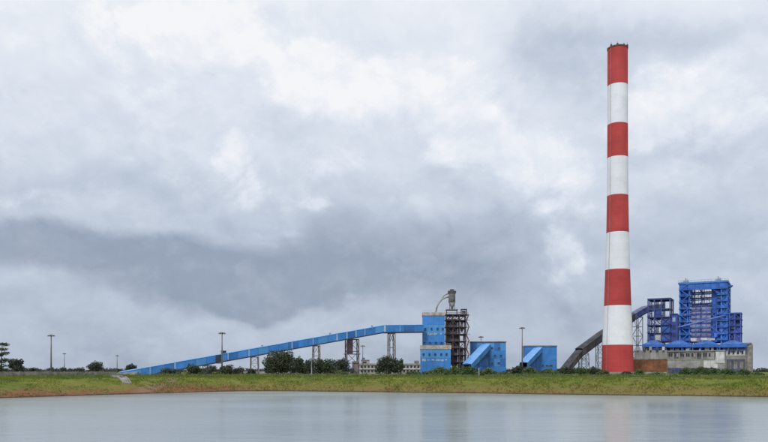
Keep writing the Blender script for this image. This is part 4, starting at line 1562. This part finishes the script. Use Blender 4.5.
n.l.new(mx.outputs[0], out.inputs[0])
MT['grass'] = mt

NB = 330000
gx = RNG.uniform(-140, 175, NB)
gy = RNG.uniform(100, 300, NB)
keep = np.abs(gx) < gy * .56 + 6
gx, gy = gx[keep], gy[keep]
z, s = height(gx, gy)
dens = vnoise(gx, gy, 6, 8) + .55 * vnoise(gx, gy, 1.8, 9) + .30 * vnoise(gx, gy, 22, 10)
left = np.clip((-20 - gx) / 30, 0, 1) * np.clip((gx + 74) / 12, .1, 1)
lowb = np.clip(1 - (s - 1.0) / 9.0, 0, 1)
keep = (s > .7) & (s < 95) & ((s < 17.3) | (s > 21.3) | (gx < -34)) & (dens > -.35 + lowb * (.10 + .34 * left)) & (RNG.random(len(gx)) < np.clip(1.25 - s / 90, .2, 1))
gx, gy, z, s = gx[keep], gy[keep], z[keep], s[keep]
m_ = len(gx)
tall = .5 + vnoise(gx, gy, 5, 12) + .3
hb = (.16 + .30 * RNG.random(m_)) * np.clip(tall, .5, 1.5)
an = RNG.random(m_) * math.pi
wb = .10 + .10 * RNG.random(m_)
lx, ly = RNG.normal(size=m_) * .14, RNG.normal(size=m_) * .14
Vg = np.stack([
    np.stack([gx - np.cos(an) * wb, gy - np.sin(an) * wb, z - .05], 1),
    np.stack([gx + np.cos(an) * wb, gy + np.sin(an) * wb, z - .05], 1),
    np.stack([gx + lx, gy + ly, z + hb], 1)], 1).reshape(-1, 3)
tag(obj('grass', np_mesh('grass', Vg, np.arange(m_ * 3).reshape(-1, 3)), 'grass'), 'rough green and yellowing grass covering the far bank', 'grass', kind='stuff')

# tall weeds and low scrub behind the crest
rng = np.random.default_rng(33)
Vs, Fs, off = [], [], 0
wx, wy = rng.uniform(-150, 150, 9000), rng.uniform(120, 330, 9000)
_, ws_ = height(wx, wy)
wz_ = height(wx, wy)[0]
dn_ = vnoise(wx, wy, 16, 14) + .5 * vnoise(wx, wy, 5, 15)
ok = (np.abs(wx) < wy * .56 + 4) & (ws_ > 21.8) & (ws_ < 110) & (dn_ > .02)
for x, y, z_, d_ in zip(wx[ok], wy[ok], wz_[ok], dn_[ok]):
    h = rng.uniform(.35, .9) * (1 + 1.2 * max(0, d_))
    w = rng.uniform(.5, 1.4)
    V_, Fq = leaves(rng, [(0, 0, h * .45, w, w, h * .5)], 22, .17)
    Vs.append(V_ + np.array([x, y, z_]))
    Fs.append(Fq + off)
    off += len(V_)
tag(obj('weeds', np_mesh('weeds', np.concatenate(Vs), np.concatenate(Fs)), 'leaf_pale'), 'tall weeds and low scrub behind the crest of the bank', 'weeds', kind='stuff')

# waterline stones and clods of earth: too small to pick apart
Vs, Fs, off = [], [], 0
cl = [i for i in range(len(PL)) if PL[i][1] > 100]
for k in range(900):
    i = cl[int(RNG.integers(len(cl)))]
    o_ = abs(RNG.normal()) * 1.6 + RNG.uniform(-.2, .8)
    p = PL[i] + nor[i] * o_ + (PL[(i + 1) % len(PL)] - PL[i]) * RNG.random()
    r = RNG.uniform(.06, .22)
    z_ = gz(p[0], p[1])
    if z_ < WL - .15:
        continue
    vv = np.array([(1, 0, 0), (-.9, .1, 0), (0, 1, .1), (.1, -1, 0), (0, 0, .8), (0, 0, -.6)]) * r * RNG.uniform(.7, 1.3, (6, 3)) + np.array([p[0], p[1], z_])
    Vs.append(vv)
    Fs.append(np.array([(0, 2, 4), (2, 1, 4), (1, 3, 4), (3, 0, 4), (2, 0, 5), (1, 2, 5), (3, 1, 5), (0, 3, 5)]) + off)
    off += 6
tag(obj('clods', np_mesh('clods', np.concatenate(Vs), np.concatenate(Fs)), 'soilclod'), 'small stones and clods of earth along the waterline', 'stones', kind='stuff')
